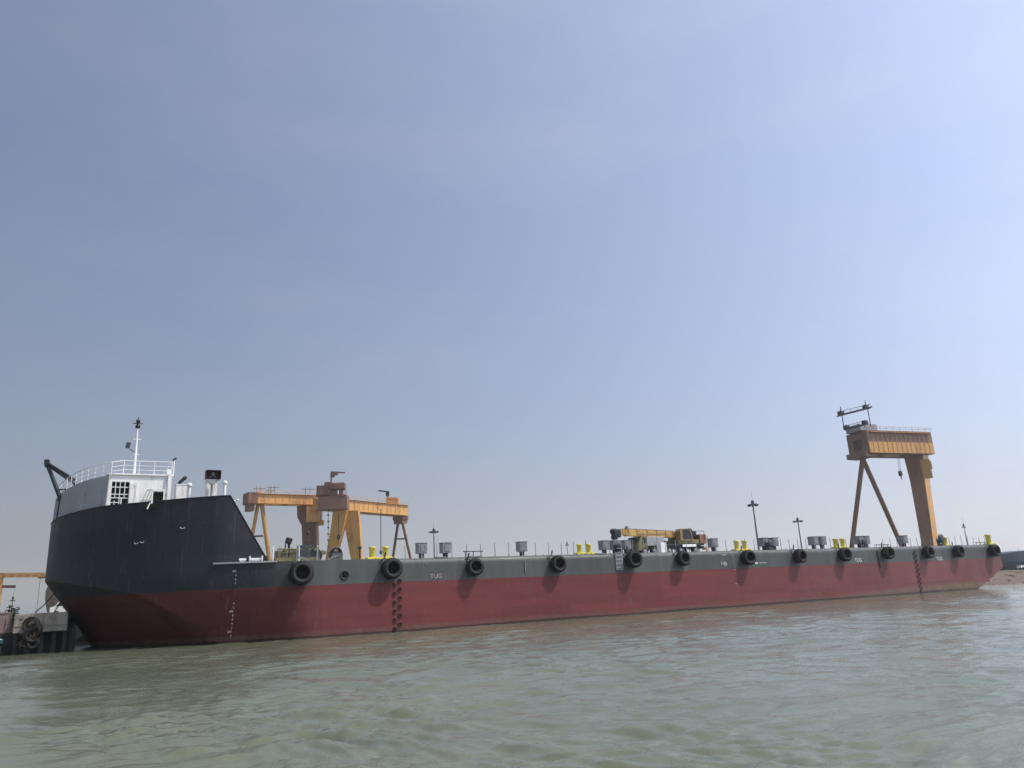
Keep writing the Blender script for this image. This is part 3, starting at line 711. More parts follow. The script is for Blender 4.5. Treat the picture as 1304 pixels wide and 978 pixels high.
# boom: telescoping sections
zb0, zb1 = lz(790, 678.0), lz(857, 681)
m = MB(); m.beam((lx(858), 0, zb1), (lx(796), 0, zb0-.02), .75, .78, .72, .72); boom = m.build('boom', 'crane_yellow', tc)
m = MB(); m.beam((lx(799), 0, zb0), (lx(788), 0, zb0+.02), .55, .58); m.box((lx(799), 0, zb0), (.16, .8, .82)); m.box((lx(793), 0, zb0+.05), (.14, .7, .7)); m.build('boom_extension', 'crane_yellow', boom)
m = MB(); m.box((lx(785.5), 0, zb0-.12), (lx(790)-lx(781), .7, .95), bev=.12); m.lathe([(.1, -.3), (.34, -.3), (.34, .3), (.1, .3)], (lx(782.5), 0, zb0+.1), 16, 'Y'); m.lathe([(.1, -.3), (.3, -.3), (.3, .3), (.1, .3)], (lx(783), 0, zb0-.55), 16, 'Y'); m.tube((lx(780.5), 0, zb0+.1), (lx(780.5), 0, zb0-.8), .04); m.build('boom_head', 'black_steel', boom)
m = MB()
m.tube((lx(799), 0, zb0+.45), (lx(799), 0, zb0+.7), .05); m.box((lx(799.5), 0, zb0+.62), (.3, .3, .15)); m.tube((lx(796), 0, zb0+.45), (lx(856), 0, zb1+.46), .03); m.build('hoist_rope', 'dark_grey', boom)
m = MB()
for t_ in (.04, .22, .42, .62, .8, .96):
    bx_ = lx(796)+(lx(858)-lx(796))*t_; bz_ = zb0+(zb1-zb0)*t_; m.box((bx_, 0, bz_), (.09, .82, .88))
m.box(((lx(812)+lx(846))/2, -.385, (zb0+zb1)/2-.12), (lx(846)-lx(812), .02, .16)); m.build('boom_collar', 'crane_tan', boom)
m = MB()
for t_ in range(9): xx_ = lx(831+t_*6.3); m.box((xx_, -.75, .95+.12*(t_ % 3)), (.35, .5, .3)); m.tube((xx_, -1.1, .5), (xx_+.2, -1.1, 1.35), .04, n=5)
m.tube((lx(826), -1.15, 1.3), (lx(888), -1.15, 1.3), .04, n=5); m.path([(lx(874), -1.2, 1.9), (lx(874), -1.2, 2.9), (lx(889), -1.2, 2.9), (lx(889), -1.2, 1.9)], .035, 5); m.build('hydraulic_lines', 'dark_grey', tc)
for px_ in (829, 886):
    m = MB(); m.box((lx(px_), -1.45, .75), (.3, .7, .25)); m.tube((lx(px_), -1.7, .05), (lx(px_), -1.7, .9), .09, n=8); m.lathe([(.25, 0), (.25, .06), (.1, .08)], (lx(px_), -1.7, 0), 12); m.build('outrigger', 'crane_yellow', tc)
m = MB(); m.tube((lx(852), 0, 1.5), (lx(836), 0, zb1-.4), .16, n=10); m.tube((lx(844), 0, 1.95), (lx(834), 0, zb1-.38), .11, n=10); m.build('lift_cylinder', 'dark_grey', tc)
m = MB(); m.box(((lx(856)+lx(882))/2, 0, 1.65), (lx(882)-lx(856), 2.3, .5), bev=.05); m.box((lx(866), .5, 2.3), (2.0, 1.2, 1.0), bev=.08); m.tube((lx(862), 0, 1.2), (lx(862), 0, 1.45), .7, n=20); m.build('turntable', 'crane_green', tc)
m = MB(); xa, xb = lx(858), lx(872); ztc = lz(864, 674.5); m.prism([(xa, 1.75), (xb+.2, 1.75), (xb+.2, 2.2), (xb-.1, ztc), (xa+.25, ztc), (xa, ztc-.3)], -1.3, -.35, 'Y'); oc = m.build('crane_cab', 'crane_tan', tc)
m = MB(); m.prism([(xa+.42, 1.95), (xb+.08, 1.95), (xb+.05, 2.2), (xb-.18, ztc-.1), (xa+.42, ztc-.1)], -1.32, -1.3, 'Y'); m.build('cab_window', 'glass_dark', oc)
m = MB(); m.box((lx(878), 0, 2.55), (1.25, 1.6, .8), bev=.15); m.lathe([(.1, -.6), (.42, -.6), (.42, .6), (.1, .6)], (lx(876), 0, 2.9), 16, 'Y'); m.build('winch', 'black_steel', tc)
m = MB(); m.box(((lx(883)+lx(892))/2, 0, 1.95), (lx(892)-lx(883), 2.3, 1.15), bev=.1); m.build('counterweight', 'gantry_rust', tc)
m = MB(); m.path([(lx(894), -1, 0), (lx(894), -1, 2.3), (lx(889), -1, 2.45)], .04, 6); m.build('access_rail', 'gantry_orange', tc)
m = MB(); m.box((lx(868), -1.31, 1.15), (2.2, .1, .3), bev=.03); m.build('side_stripe_panel', 'white_paint', tc)

# ------------------------------------------------------------------ gantry cranes on shore
def gpart(root, mb, name, mat):
    o0 = Vector(root.location); mb.v = [tuple(Vector(v)-o0) for v in mb.v]; return mb.build(name, mat, root)
def to_ground(a, b, z=2.6):
    t = (z-a.z)/(b.z-a.z); return a+(b-a)*t
def rail_line(mb, a, b, h=1.2, step=3., r=.06):
    d = (b-a); n_ = max(1, int(d.length/step))
    for k in range(n_+1): p = a+d*(k/n_); mb.tube(p, p+V(0, 0, h), r, n=4)
    mb.tube(a+V(0, 0, h), b+V(0, 0, h), r, n=4); mb.tube(a+V(0, 0, h*.5), b+V(0, 0, h*.5), r, n=4)
# right gantry
ZT = 46.
a = pz(1099, 548.5, ZT); b = pz(1181, 551, ZT); gD = thing('gantry_crane', (a.x, a.y, 2.6), 'tall brown gantry crane on the right with two slim splayed legs and one broad leg', 'gantry crane', 'gantry cranes of the shipyard')
u = (b-a).normalized(); w = V(-u.y, u.x, 0)
if w.dot(V(0, 1, 0)) < 0: w = -w
m = MB(); dpt = 7.2; gw = 6.0
for s_, wd in ((0, 2.4), (1, 2.4)):
    o = w*(s_*(gw)); m.beam(a+o+V(0, 0, -dpt/2), b+o+V(0, 0, -dpt/2), wd, dpt)
for t in (.02, .5, .98): m.beam(a+(b-a)*t+V(0, 0, -1.5), a+(b-a)*t+w*gw+V(0, 0, -1.5), 1.2, 2.)
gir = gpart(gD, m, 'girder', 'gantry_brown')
m = MB(); m.beam(a+u*.1-w*1.25+V(0, 0, -5.4), b-u*.1-w*1.25+V(0, 0, -5.4), .14, 3.4); m.beam(a+u*1-w*1.5+V(0, 0, -.6), b-u*1-w*1.5+V(0, 0, -.6), 1., .14); 
for k_ in range(1, 14): p = a+(b-a)*(k_/14)-w*1.38+V(0, 0, -dpt/2); m.beam(p+V(0, 0, -dpt*.46), p+V(0, 0, dpt*.42), .1, .1)
o = gpart(gD, m, 'girder_panel', 'gantry_orange')
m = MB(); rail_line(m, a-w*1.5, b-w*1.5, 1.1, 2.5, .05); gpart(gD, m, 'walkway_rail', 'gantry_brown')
apx = a+u*.6+w*3+V(0, 0, -dpt)
for bx, tx in ((1084.5, 1097), (1149, 1104)):
    q = pd(bx, 697, (apx-CAMP).dot(fw)); q2 = pd(tx, 596, (apx-CAMP).dot(fw)); sgn = 8 if bx < 1100 else -8
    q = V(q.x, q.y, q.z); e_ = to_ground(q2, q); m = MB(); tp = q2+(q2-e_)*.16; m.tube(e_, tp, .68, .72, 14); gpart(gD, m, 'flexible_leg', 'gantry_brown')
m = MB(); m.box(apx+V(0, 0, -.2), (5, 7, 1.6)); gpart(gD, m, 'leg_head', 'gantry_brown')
# broad leg: tapered box with a shoulder
dR = (b-CAMP).dot(fw)
prof = [(1149, 574, 33), (1152.5, 588, 30), (1159, 613, 23.5), (1174.5, 699, 19)]
ctr = []
for (xl, yy, wpx) in prof:
    l_ = pd(xl, yy, dR); r_ = pd(xl+wpx, yy, dR); ctr.append((l_, r_))
g0, g1 = ctr[-2], ctr[-1]; t = (2.6-g0[0].z)/(g1[0].z-g0[0].z); ctr.append((g0[0]+(g1[0]-g0[0])*t, g0[1]+(g1[1]-g0[1])*t))
m = MB(); vs = []
for i, (l_, r_) in enumerate(ctr):
    zz = (l_.z+r_.z)/2; d_ = (r_-l_); d_.z = 0; nrm = V(d_.y, -d_.x, 0).normalized()
    if nrm.dot(V(l_.x, l_.y, 0)) < 0: nrm = -nrm
    l2, r2 = V(l_.x, l_.y, zz), V(r_.x, r_.y, zz); k_ = r2-l2
    skew = nrm*7.+k_.normalized()*5.6
    r2 = l2+k_*.78; vs += [l2, r2, r2+skew, l2+skew]
fs = [(0, 3, 2, 1), tuple(range(len(vs)-4, len(vs)))]
for i in range(len(ctr)-1):
    for k in range(4): fs.append((4*i+k, 4*i+(k+1) % 4, 4*i+4+(k+1) % 4, 4*i+4+k))
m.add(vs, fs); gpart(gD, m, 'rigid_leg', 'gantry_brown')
m = MB(); P_ = []
for i in range(len(ctr)):
    r_, bk = vs[4*i+1], vs[4*i+2]; d_ = (bk-r_).normalized(); o_ = V(d_.y, -d_.x, 0)*.06; o_ = o_ if o_.dot(vs[4*i]-r_) < 0 else -o_
    P_ += [r_+d_*.15+o_, bk-d_*.3+o_]
m.add(P_, [(2*i, 2*i+1, 2*i+3, 2*i+2) for i in range(1, len(ctr)-1)]); lp_ = gpart(gD, m, 'leg_lit_side', 'gantry_orange'); so_ = lp_.modifiers.new('t', 'SOLIDIFY'); so_.thickness = .08; so_.offset = 0  # orange skin paints the sunlit look onto the leg's right side
m = MB(); q = pd(1180, 597, dR-3); m.box(q, (1.6, 2.6, 6.), rz=.5); m.box(q+V(.3, -.8, 1.), (1.4, 1.6, 2.4), rz=.5); gpart(gD, m, 'lift_cabin', 'gantry_orange')
m = MB(); q = pd(1145.5, 586, dR-6); q2 = pd(1146.5, 603, dR-6)
for s_ in (-.5, .5): m.tube(q+V(s_, 0, 2.5), q2+V(s_*.6, 0, .6), .06, n=5)
m.box(q2, (1.1, .8, 1.6), bev=.2); m.tube(q2, q2+V(.2, 0, -2.), .25, .1, 8); gpart(gD, m, 'hook_block', 'black_steel')
# trolley house with railed platforms on the left end
m = MB(); c0 = a+w*3
for k, (pl_, yy, xr) in enumerate((((1067, 529.5), 0, (1109, 519)), ((1077, 547), 0, (1103, 540)))):
    p1 = pd(pl_[0], pl_[1], 225); p2 = pd(xr[0], xr[1], 225)
    m.beam(p1, p2, 2.2, .3); m.beam(p1+V(0, 0, 1.1), p2+V(0, 0, 1.1), .12, .12)
    for t in np.linspace(0, 1, 6): p = p1+(p2-p1)*t; m.tube(p, p+V(0, 0, 1.1), .06, n=4)
    for t in ((.1, .85) if k == 0 else (.05, .95)):
        p = p1+(p2-p1)*t; m.box(p+V(0, 0, .5), (1.5, 1.2, 1.2)); m.tube(p+V(0, 0, .8), p+V(.3, 0, 2.6 if k == 0 else 1.4), .2, .1, 6)
    for t in (.12, .9):
        p = p1+(p2-p1)*t; m.tube(p, V(p.x, p.y, ZT-1), .14, n=6)
gpart(gD, m, 'trolley_gallery', 'black_steel')
m = MB(); q = a+u*2.5+w*3
m.box(q+V(0, 0, 1.2), (7, 6, 2.2), rz=math.atan2(u.y, u.x), bev=.15); gpart(gD, m, 'trolley', 'pale_grey')
m = MB(); m.prism([(0, 0), (4.6, .4), (0.6, -.45)], -.3, .3, 'Y'); q = pd(1146, 564.5, dR-5); m.v = [tuple(Vector(v)+q) for v in m.v]; gpart(gD, m, 'service_jib', 'black_steel')

# left pair
def gantry(root_lab, pa, pb, ztop, dpt, wid, mat, tubes, rig, cross, group='gantry cranes of the shipyard'):
    a = pz(pa[0], pa[1], ztop); b = pz(pb[0], pb[1], ztop)
    g = thing('gantry_crane', (a.x, a.y, 2.6), root_lab, 'gantry crane', group)
    u = (b-a).normalized(); w = V(-u.y, u.x, 0); w = w if w.y > 0 else -w
    m = MB(); m.beam(a+V(0, 0, -dpt/2), b+V(0, 0, -dpt/2), wid, dpt); m.beam(a+w*4+V(0, 0, -dpt/2), b+w*4+V(0, 0, -dpt/2), wid, dpt)
    for t in (0.01, .5, .99): m.beam(a+(b-a)*t+V(0, 0, -dpt/2), a+(b-a)*t+w*4+V(0, 0, -dpt/2), 1, dpt*.8)
    nr = int((b-a).length/2.6)
    for k_ in range(1, nr): p = a+(b-a)*(k_/nr)-w*(wid/2+.06)+V(0, 0, -dpt/2); m.beam(p+V(0, 0, -dpt*.47), p+V(0, 0, dpt*.47), .16, .14)
    m.beam(a-w*(wid/2+.1)+V(0, 0, -dpt+.12), b-w*(wid/2+.1)+V(0, 0, -dpt+.12), .3, .16)
    gpart(g, m, 'girder', mat)
    m = MB(); m.beam(a-w*(wid/2+.3)+V(0, 0, -.2), b-w*(wid/2+.3)+V(0, 0, -.2), .8, .12); rail_line(m, a-w*(wid/2+.6), b-w*(wid/2+.6), 1.1, 3.5, .05); gpart(g, m, 'walkway_rail', mat)
    for (tx, ty, bx, by, r, end) in tubes:
        dd = ((a if end == 'a' else b)+w*2-CAMP).dot(fw); p1 = pd(tx, ty, dd); p2 = pd(bx, by, dd); e_ = to_ground(p1, p2); m = MB(); m.tube(e_, p1+(p1-e_)*.12, r, r*1.1, 12); gpart(g, m, 'flexible_leg', 'gantry_rust' if end == 'b' else mat)
    for (x1, x2, yy, end) in cross:
        dd = ((a if end == 'a' else b)+w*2-CAMP).dot(fw); m = MB(); m.tube(pd(x1, yy, dd), pd(x2, yy-.5, dd), .35, n=8); gpart(g, m, 'leg_brace', 'gantry_rust')
    return g, a, b, u, w
def slab(root, pts, dd, depth, name, mat):
    # pts: list of (xl, xr, y) down the leg at depth dd; last one is run on to the ground
    rows_ = [(pd(l, y, dd), pd(r, y, dd)) for l, r, y in pts]
    g0, g1 = rows_[-2], rows_[-1]; t = (2.6-g0[0].z)/(g1[0].z-g0[0].z); rows_.append((g0[0]+(g1[0]-g0[0])*t, g0[1]+(g1[1]-g0[1])*t))
    vs = []; away = V(fw.x, fw.y, 0).normalized()*depth
    for l, r in rows_: vs += [l, r, r+away, l+away]
    fs = [(0, 3, 2, 1), tuple(range(len(vs)-4, len(vs)))]
    for i in range(len(rows_)-1):
        for k in range(4): fs.append((4*i+k, 4*i+(k+1) % 4, 4*i+4+(k+1) % 4, 4*i+4+k))
    m = MB().add(vs, fs); return gpart(root, m, name, mat)
gB, a, b, u, w = gantry('orange gantry crane with pink slim legs directly beside the sloping wing of the bow', (323, 628), (411, 631), 44., 3.9, 2.0, 'gantry_orange',
    [(327.5, 648, 318, 700, .62, 'a'), (333.5, 642, 341.5, 702, .75, 'a')], None, [(322, 335, 683, 'a')])
dd = ((a+b)/2+w*2-CAMP).dot(fw)
ddB = (b+w*1-CAMP).dot(fw)-4
slab(gB, [(378, 408, 643), (378.5, 407, 659), (384, 402.5, 669), (385.5, 403, 706)], ddB, 4, 'rigid_leg', 'gantry_brown')
m = MB(); q = pd(399, 655, ddB-3); m.box(q, (4.8, 3, 6.), rz=-.5, bev=.1); m.box(q+V(3., 0, -3.2), (2.2, 2, 2.), rz=-.5, bev=.1); gpart(gB, m, 'operator_cab', 'gantry_orange')
m = MB(); q = a+w*2; m.box(q+V(-.5, 0, -1.9), (3.6, 7, 4.2), rz=math.atan2(u.y, u.x)); m.box(q+V(-.6, 0, -5.), (2.2, 5, 3.0), rz=math.atan2(u.y, u.x)); gpart(gB, m, 'end_carriage', 'gantry_rust')
m = MB()
for (x1_, x2_, yy) in ((322, 338, 622.5), (340, 356, 621), (338, 350, 625), (384, 402, 623)):
    p1, p2 = pd(x1_, yy, dd), pd(x2_, yy, dd); m.tube(p1, p2, .12, n=5)
    for t in (.3, .6): p = p1+(p2-p1)*t; m.tube(V(p.x, p.y, 44), p+V(0, 0, .8), .1, n=5)
gpart(gB, m, 'aerial_frame', 'gantry_rust')
m = MB()
for k in range(5):
    p1 = pd(391+3*k % 8, 700-8*k, ddB-5); p2 = pd(401-3*k % 7, 694-8*k, ddB-5); m.beam(p1, p2, .8, .16); m.tube(p1, p2+V(0, 0, .3), .12, n=5)
gpart(gB, m, 'leg_stair', 'gantry_rust')
m = MB(); q = pd(389, 702, ddB-4); m.box(q, (5.5, 4, 4.5), rz=-.5, bev=.2); gpart(gB, m, 'leg_truck', 'teal')

gC, a, b, u, w = gantry('orange gantry crane with a raised jib on its trolley and two broad legs spread wide', (410, 633), (517, 643.5), 42., 4.6, 2.2, 'gantry_orange',
    [(506.5, 668, 501, 706, .55, 'b'), (513, 668, 522.5, 710, .55, 'b')], None, [(504, 516, 686.5, 'b')])
ddC = (a+w*2-CAMP).dot(fw)-4
slab(gC, [(424, 441, 650), (422, 438, 668), (415, 427.5, 708)], ddC, 3.5, 'rigid_leg', 'gantry_orange')
slab(gC, [(437, 456, 650), (439, 458, 672), (446, 460, 708)], ddC+3, 3.5, 'rigid_leg', 'gantry_orange')
m = MB(); m.beam(pd(410, 634, ddC), pd(410, 644, ddC), 1, 1); q = pd(425, 641, ddC); m.box(q, (11, 5, 5.), rz=-.5); gpart(gC, m, 'leg_portal', 'gantry_brown')
m = MB(); cc = [(381+24, 441, 632.5)]
p = pd(413, 625, ddC); m.box(p, (5.2, 4, 3.8), rz=-.5, bev=.3); p = pd(418, 622, ddC); m.box(p, (2.5, 3, 4.5), rz=-.5, bev=.2)
p = pd(430, 619.5, ddC); m.box(p, (5.8, 3.5, 2.6), rz=-.5, bev=.4); m.box(pd(425, 625, ddC), (2.5, 2.5, 4), rz=-.5); m.box(pd(434.5, 626, ddC), (1.2, 2, 4.), rz=-.5)
m.beam(pd(404, 631, ddC), pd(441, 631.5, ddC), 4, .7); tr = gpart(gC, m, 'trolley', 'gantry_rust')
m = MB(); p1, p2, p3 = pd(421.5, 630, ddC), pd(421.8, 601, ddC), pd(439.5, 602, ddC); m.tube(p1, p2, .3, n=8); m.beam(p2, p3, .5, .5); m.beam(p2+V(0, 0, -1.4), pd(430, 603, ddC), .3, .3); m.box(pd(424, 604.5, ddC), (1.2, 1, 2.)); m.box(pd(428, 603, ddC), (1.2, 1, 1.2)); gpart(gC, m, 'trolley_jib', 'gantry_rust')
m = MB(); p1 = pd(435, 631, ddC); p2 = pd(441, 631, ddC); rail_line(m, p1, p2, 1.8, 1.2, .09); gpart(gC, m, 'trolley_rail', 'gantry_rust')
ddb = (b-CAMP).dot(fw)
m = MB(); m.path([pd(494.5, 641, ddb), pd(494, 635, ddb), pd(492.5, 627, ddb)], .35, 6); m.beam(pd(482, 624.8, ddb), pd(495.5, 626.5, ddb), .5, .6); m.box(pd(493.5, 628.5, ddb), (1.4, 1, 2.), rz=-.5); gpart(gC, m, 'service_jib', 'black_steel')
m = MB(); m.beam(pd(492.5, 634.5, ddb), pd(507, 635.5, ddb), 3, .9); m.box(pd(500, 639.5, ddb), (5.5, 3, 2.4), rz=-.5); gpart(gC, m, 'service_platform', 'gantry_orange')
m = MB(); q = b+w*2; m.box(q+V(-1, 0, -3.), (3.6, 6, 6.5), rz=math.atan2(u.y, u.x), bev=.2); m.box(q+V(-1., 0, -7), (3.2, 5, 1.6), rz=math.atan2(u.y, u.x)); gpart(gC, m, 'end_carriage', 'gantry_brown')
m = MB()
for px, y1_, y2_ in ((431, 668, 693), (485, 662, 703)):
    p1, p2 = pd(px, y1_-14, ddC), pd(px, y2_, ddC); m.tube(p1, p2, .1 if px == 431 else .16, n=5)
    if px == 431: m.box(pd(431, 684, ddC), (.9, .9, 1.6), bev=.2)
    else: m.box(pd(485, 703.5, ddC), (.8, .8, 1.4), bev=.1)
gpart(gC, m, 'hoist_rope', 'black_steel')
m = MB()
for k, yy in enumerate(range(640, 708, 8)):
    m.tube(pd(386.5+24-24, yy, ddC) if False else pd(418.2, yy, ddC-2), pd(418.2-.012*yy+7.6, yy+8, ddC-2), .1, n=5); m.box(pd(418, yy, ddC-2), (.6, .6, .5))
gpart(gC, m, 'cable_reel_line', 'dark_grey')

# far left gantry
dA = 230.
gA = thing('gantry_crane', tuple(pd(3, 787, dA))[:2]+(2.6,), 'low orange gantry crane at the left picture edge, above the concrete quay', 'gantry crane', 'gantry cranes of the shipyard')
m = MB(); m.beam(pd(-40, 733, dA), pd(66, 732, dA), 1.4, 1.35)
gpart(gA, m, 'girder', 'gantry_orange')
m = MB(); p1, p2 = pd(0, 731.5, dA-.72), pd(58, 731.5, dA-.72)
for t in np.linspace(.12, .95, 6): m.box(p1+(p2-p1)*t, (.6, .12, .4), rz=-.5)
gpart(gA, m, 'girder_panel', 'pale_grey')
for x0_ in (0.5,):
    e_ = pd(x0_, 736, dA); m = MB(); m.beam(V(e_.x, e_.y, e_.z+.3), V(e_.x, e_.y, 2.6), 1.8, 1.6); gpart(gA, m, 'leg', 'gantry_orange')
e_ = pd(-38, 736, dA); m = MB(); m.beam(V(e_.x, e_.y, e_.z+.3), V(e_.x, e_.y, 2.6), 1.8, 1.6); gpart(gA, m, 'leg', 'gantry_orange')
e_ = pd(66, 735, dA); m = MB(); m.beam(V(e_.x, e_.y, e_.z+.3), V(e_.x, e_.y, 2.6), .5, .5); gpart(gA, m, 'leg', 'gantry_orange')
m = MB(); m.beam(pd(4, 747, dA), pd(19, 747, dA), .9, .8); gpart(gA, m, 'side_arm', 'gantry_rust')
m = MB(); m.box(pd(54, 735.3, dA), (2, 1.2, .5), rz=-.5); m.tube(pd(51.5, 735, dA), V(pd(51.5, 735, dA).x, pd(51.5, 735, dA).y, 3), .07, n=5); gpart(gA, m, 'hoist', 'gantry_rust')

# ------------------------------------------------------------------ lamp masts
def lamp_mast(px, ytop, depth, label, big=1., nl=8, rod=True, hx=1.6):
    tp = pd(px, ytop, depth); g = thing('lamp_mast', (tp.x, tp.y, 2.6), label, 'lamp mast', 'tall lamp masts on the shore')
    h_ = tp.z-2.6; s = big
    m = MB(); m.tube((0, 0, 0), (0, 0, h_), .42*s, .2*s, 12); m.build('pole', 'mast_metal', g)
    m = MB(); m.lathe([(hx*s*.62, -.18), (hx*s*.8, -.18), (hx*s*.8, .1), (hx*s*.62, .1)], (0, 0, h_-.6), 20, closed=True)
    for k in range(6): t = k*PI/3; m.tube((0, 0, h_-.5), (hx*.75*s*math.cos(t), hx*.75*s*math.sin(t), h_-.6), .08, n=5)
    m.lathe([(.3*s, 0), (.5*s, .1), (.5*s, .9), (.25*s, 1.1)], (0, 0, h_-.4), 10); m.build('lamp_ring', 'dark_grey', g)
    L = None
    for k in range(nl):
        t = 2*PI*k/nl; p = (hx*s*math.cos(t), hx*s*math.sin(t), h_-.75)
        if L is None:
            mm = MB(); mm.box((0, 0, 0), (.75*s, .75*s, .55*s), ry=.5, bev=.08); L = mm.build('floodlight', 'dark_grey', g); o = L
        else: o = L.copy(); COL.objects.link(o); o.parent = g
        o.location = p; o.rotation_euler = (0, 0, t)
    if rod: m = MB(); m.tube((0, 0, h_+.5), (0, 0, h_+3.2), .06, .03, 5); m.build('lightning_rod', 'mast_metal', g)
    return g
lamp_mast(552.3, 675, 300, 'slender grey lamp mast with a lamp cluster, between two grey deck vents left of centre', .95, hx=1.7)
lamp_mast(958.3, 640, 230, 'tallest lamp mast with a ring of floodlights, right of the truck crane', .95, hx=1.35)
lamp_mast(1015.6, 661.5, 290, 'shorter lamp mast with a flat head, between the tallest mast and the brown gantry crane', .9, rod=False, hx=1.75)
lamp_mast(1227, 669, 330, 'thin lamp mast standing alone right of the broad gantry leg', .7, nl=4, hx=.8)
lamp_mast(722, 692, 330, 'small pale twin-headed lamp mast just left of the second pair of yellow bollards', .55, nl=4, rod=False, hx=1.3)
lamp_mast(16.5, 762, 260, 'distant small lamp mast left of the bow, under the low gantry girder', .6, nl=4, hx=1.)

# ------------------------------------------------------------------ water
def build_water():
    rs = [3.]; 
    while rs[-1] < 7000:
        r = rs[-1]; rs.append(r+max(.045, r*.0050 if r < 120 else r*.03))
    rs = np.array(rs)
    a0 = math.radians(30.4); fine = np.arange(-46, 46.01, .17); coarse = np.arange(52, 308, 6.)
    az = np.radians(np.concatenate([fine, coarse]))+a0
    Rr, Az = np.meshgrid(rs, az, indexing='ij')
    X = Rr*np.sin(Az); Y = Rr*np.cos(Az); Z = np.zeros_like(X)
    rng = np.random.RandomState(3)
    wx, wy = X.copy(), Y.copy()
    # slow warp so wave crests break up
    for k in range(6):
        th = rng.uniform(0, 2*PI); lam = rng.uniform(6, 16); ph = rng.uniform(0, 6.28); s = .35*lam/10
        wx += s*np.sin(2*PI*(X*math.cos(th)+Y*math.sin(th))/lam+ph); wy += s*np.sin(2*PI*(X*math.sin(th)-Y*math.cos(th))/lam+ph*2)
    spc = np.maximum(.045, Rr*.005)
    wind = math.radians(232)
    for k in range(110):
        lam = 10**rng.uniform(math.log10(.28), math.log10(2.9)); th = wind+rng.normal(0, .55); ph = rng.uniform(0, 6.28)
        amp = .0044*lam**.55
        k_ = 2*PI/lam; fadeo = np.clip((lam/spc-3)/4, 0, 1)
        arg = k_*(wx*math.cos(th)+wy*math.sin(th))+ph
        Z += fadeo*amp*(np.sin(arg)+.3*np.sin(2*arg+1.1))
    # patches of calmer and rougher water
    P = np.zeros_like(X)
    for k in range(12):
        th = rng.uniform(0, 2*PI); lam = rng.uniform(7, 30); P += np.sin(2*PI*(X*math.cos(th)+Y*math.sin(th))/lam+rng.uniform(0, 6.28))
    Z *= (.85+.14*P/1.5).clip(.35, 1.5)
    Z *= np.clip(1-(Rr-130)/120, 0, 1)
    n_r, n_a = X.shape
    v = np.stack([X, Y, Z], -1).reshape(-1, 3)
    i, j = np.meshgrid(np.arange(n_r-1), np.arange(n_a), indexing='ij'); j2 = (j+1) % n_a
    f = np.stack([i*n_a+j, (i+1)*n_a+j, (i+1)*n_a+j2, i*n_a+j2], -1).reshape(-1, 4)
    # centre disc
    me = bpy.data.meshes.new('water'); nv = len(v)
    me.vertices.add(nv); me.vertices.foreach_set('co', v.ravel())
    nf = len(f); me.loops.add(nf*4+n_a); idx = np.concatenate([f.ravel()[:], np.arange(n_a)])
    me.loops.foreach_set('vertex_index', idx.astype(np.int32))
    me.polygons.add(nf+1); ls = np.concatenate([np.arange(nf)*4, [nf*4]]); me.polygons.foreach_set('loop_start', ls.astype(np.int32))
    me.polygons.foreach_set('use_smooth', np.ones(nf+1, dtype=bool))
    me.update(calc_edges=True); me.validate(); me.materials.append(MATS['water'])
    # normals up
    o = bpy.data.objects.new('water', me); COL.objects.link(o); o['kind'] = 'structure'
    if me.polygons[0].normal.z < 0: me.flip_normals()
    return o
build_water()

# ------------------------------------------------------------------ shore
mb = MB()
foot = [(-3000, 80, -.6), (-8, 80, -.6), (.0, 80, -.6), (.1, 97, -.6), (108, 97, -.6), (113, 86, -.6), (120, 76.5, -.5), (134, 66, -.5), (175, 52, -.5), (300, 25, -.5), (900, -120, -.5), (3500, -900, -.5)]
crest = [(-3000, 82, 2.7), (-8, 82, 2.7), (-.5, 82, 2.7), (-.4, 99, 2.7), (110, 100, 2.6), (126, 112, 2.2), (142, 100, 2.1), (156, 90, 2.1), (196, 76, 2.1), (320, 50, 2.1), (920, -90, 2.1), (3520, -860, 2.1)]
back = [(-3000, 4000, 2.7), (-200, 4000, 2.7), (0, 4000, 2.7), (60, 4000, 2.7), (160, 4000, 2.6), (300, 4000, 2.3), (600, 4000, 2.2), (1200, 4000, 2.1), (2000, 4000, 2.1), (3000, 4000, 2.1), (4500, 4000, 2.1), (6000, 3500, 2.1)]
vs = []; sub = 10; rowsN = []
rr = random.Random(5)
def lerp(p, q, t): return tuple(p[i]+(q[i]-p[i])*t for i in range(3))
def dens(line, k):
    out = []
    for p, q in zip(line[:-1], line[1:]):
        for i in range(k): out.append(lerp(p, q, i/k))
    out.append(line[-1]); return out
K = 10; Fd, Cd, Bd = dens(foot, K), dens(crest, K), dens(back, K); N = len(Fd)
levels = [Fd]+[[lerp(f_, c_, t) for f_, c_ in zip(Fd, Cd)] for t in (.12, .25, .4, .55, .7, .85)]+[Cd]+[[lerp(c_, b_, t) for c_, b_ in zip(Cd, Bd)] for t in (.004, .02, .08, .3)]+[Bd]
for li, L in enumerate(levels):
    for p in L:
        j = .25 if 0 < li < 8 else 0; g = .12 if 0 < li < 8 else 0
        vs.append(V(p[0]+rr.uniform(-j, j), p[1]+rr.uniform(-j, j), p[2]+rr.uniform(-g, g)))
fs = [(i*N+k, i*N+k+1, (i+1)*N+k+1, (i+1)*N+k) for i in range(len(levels)-1) for k in range(N-1)]
mb.add(vs, fs, 0, True); g = mb.build('ground', 'ground'); g['kind'] = 'structure'
if sum(p.normal.z for p in list(g.data.polygons)[-50:]) < 0: g.data.flip_normals()
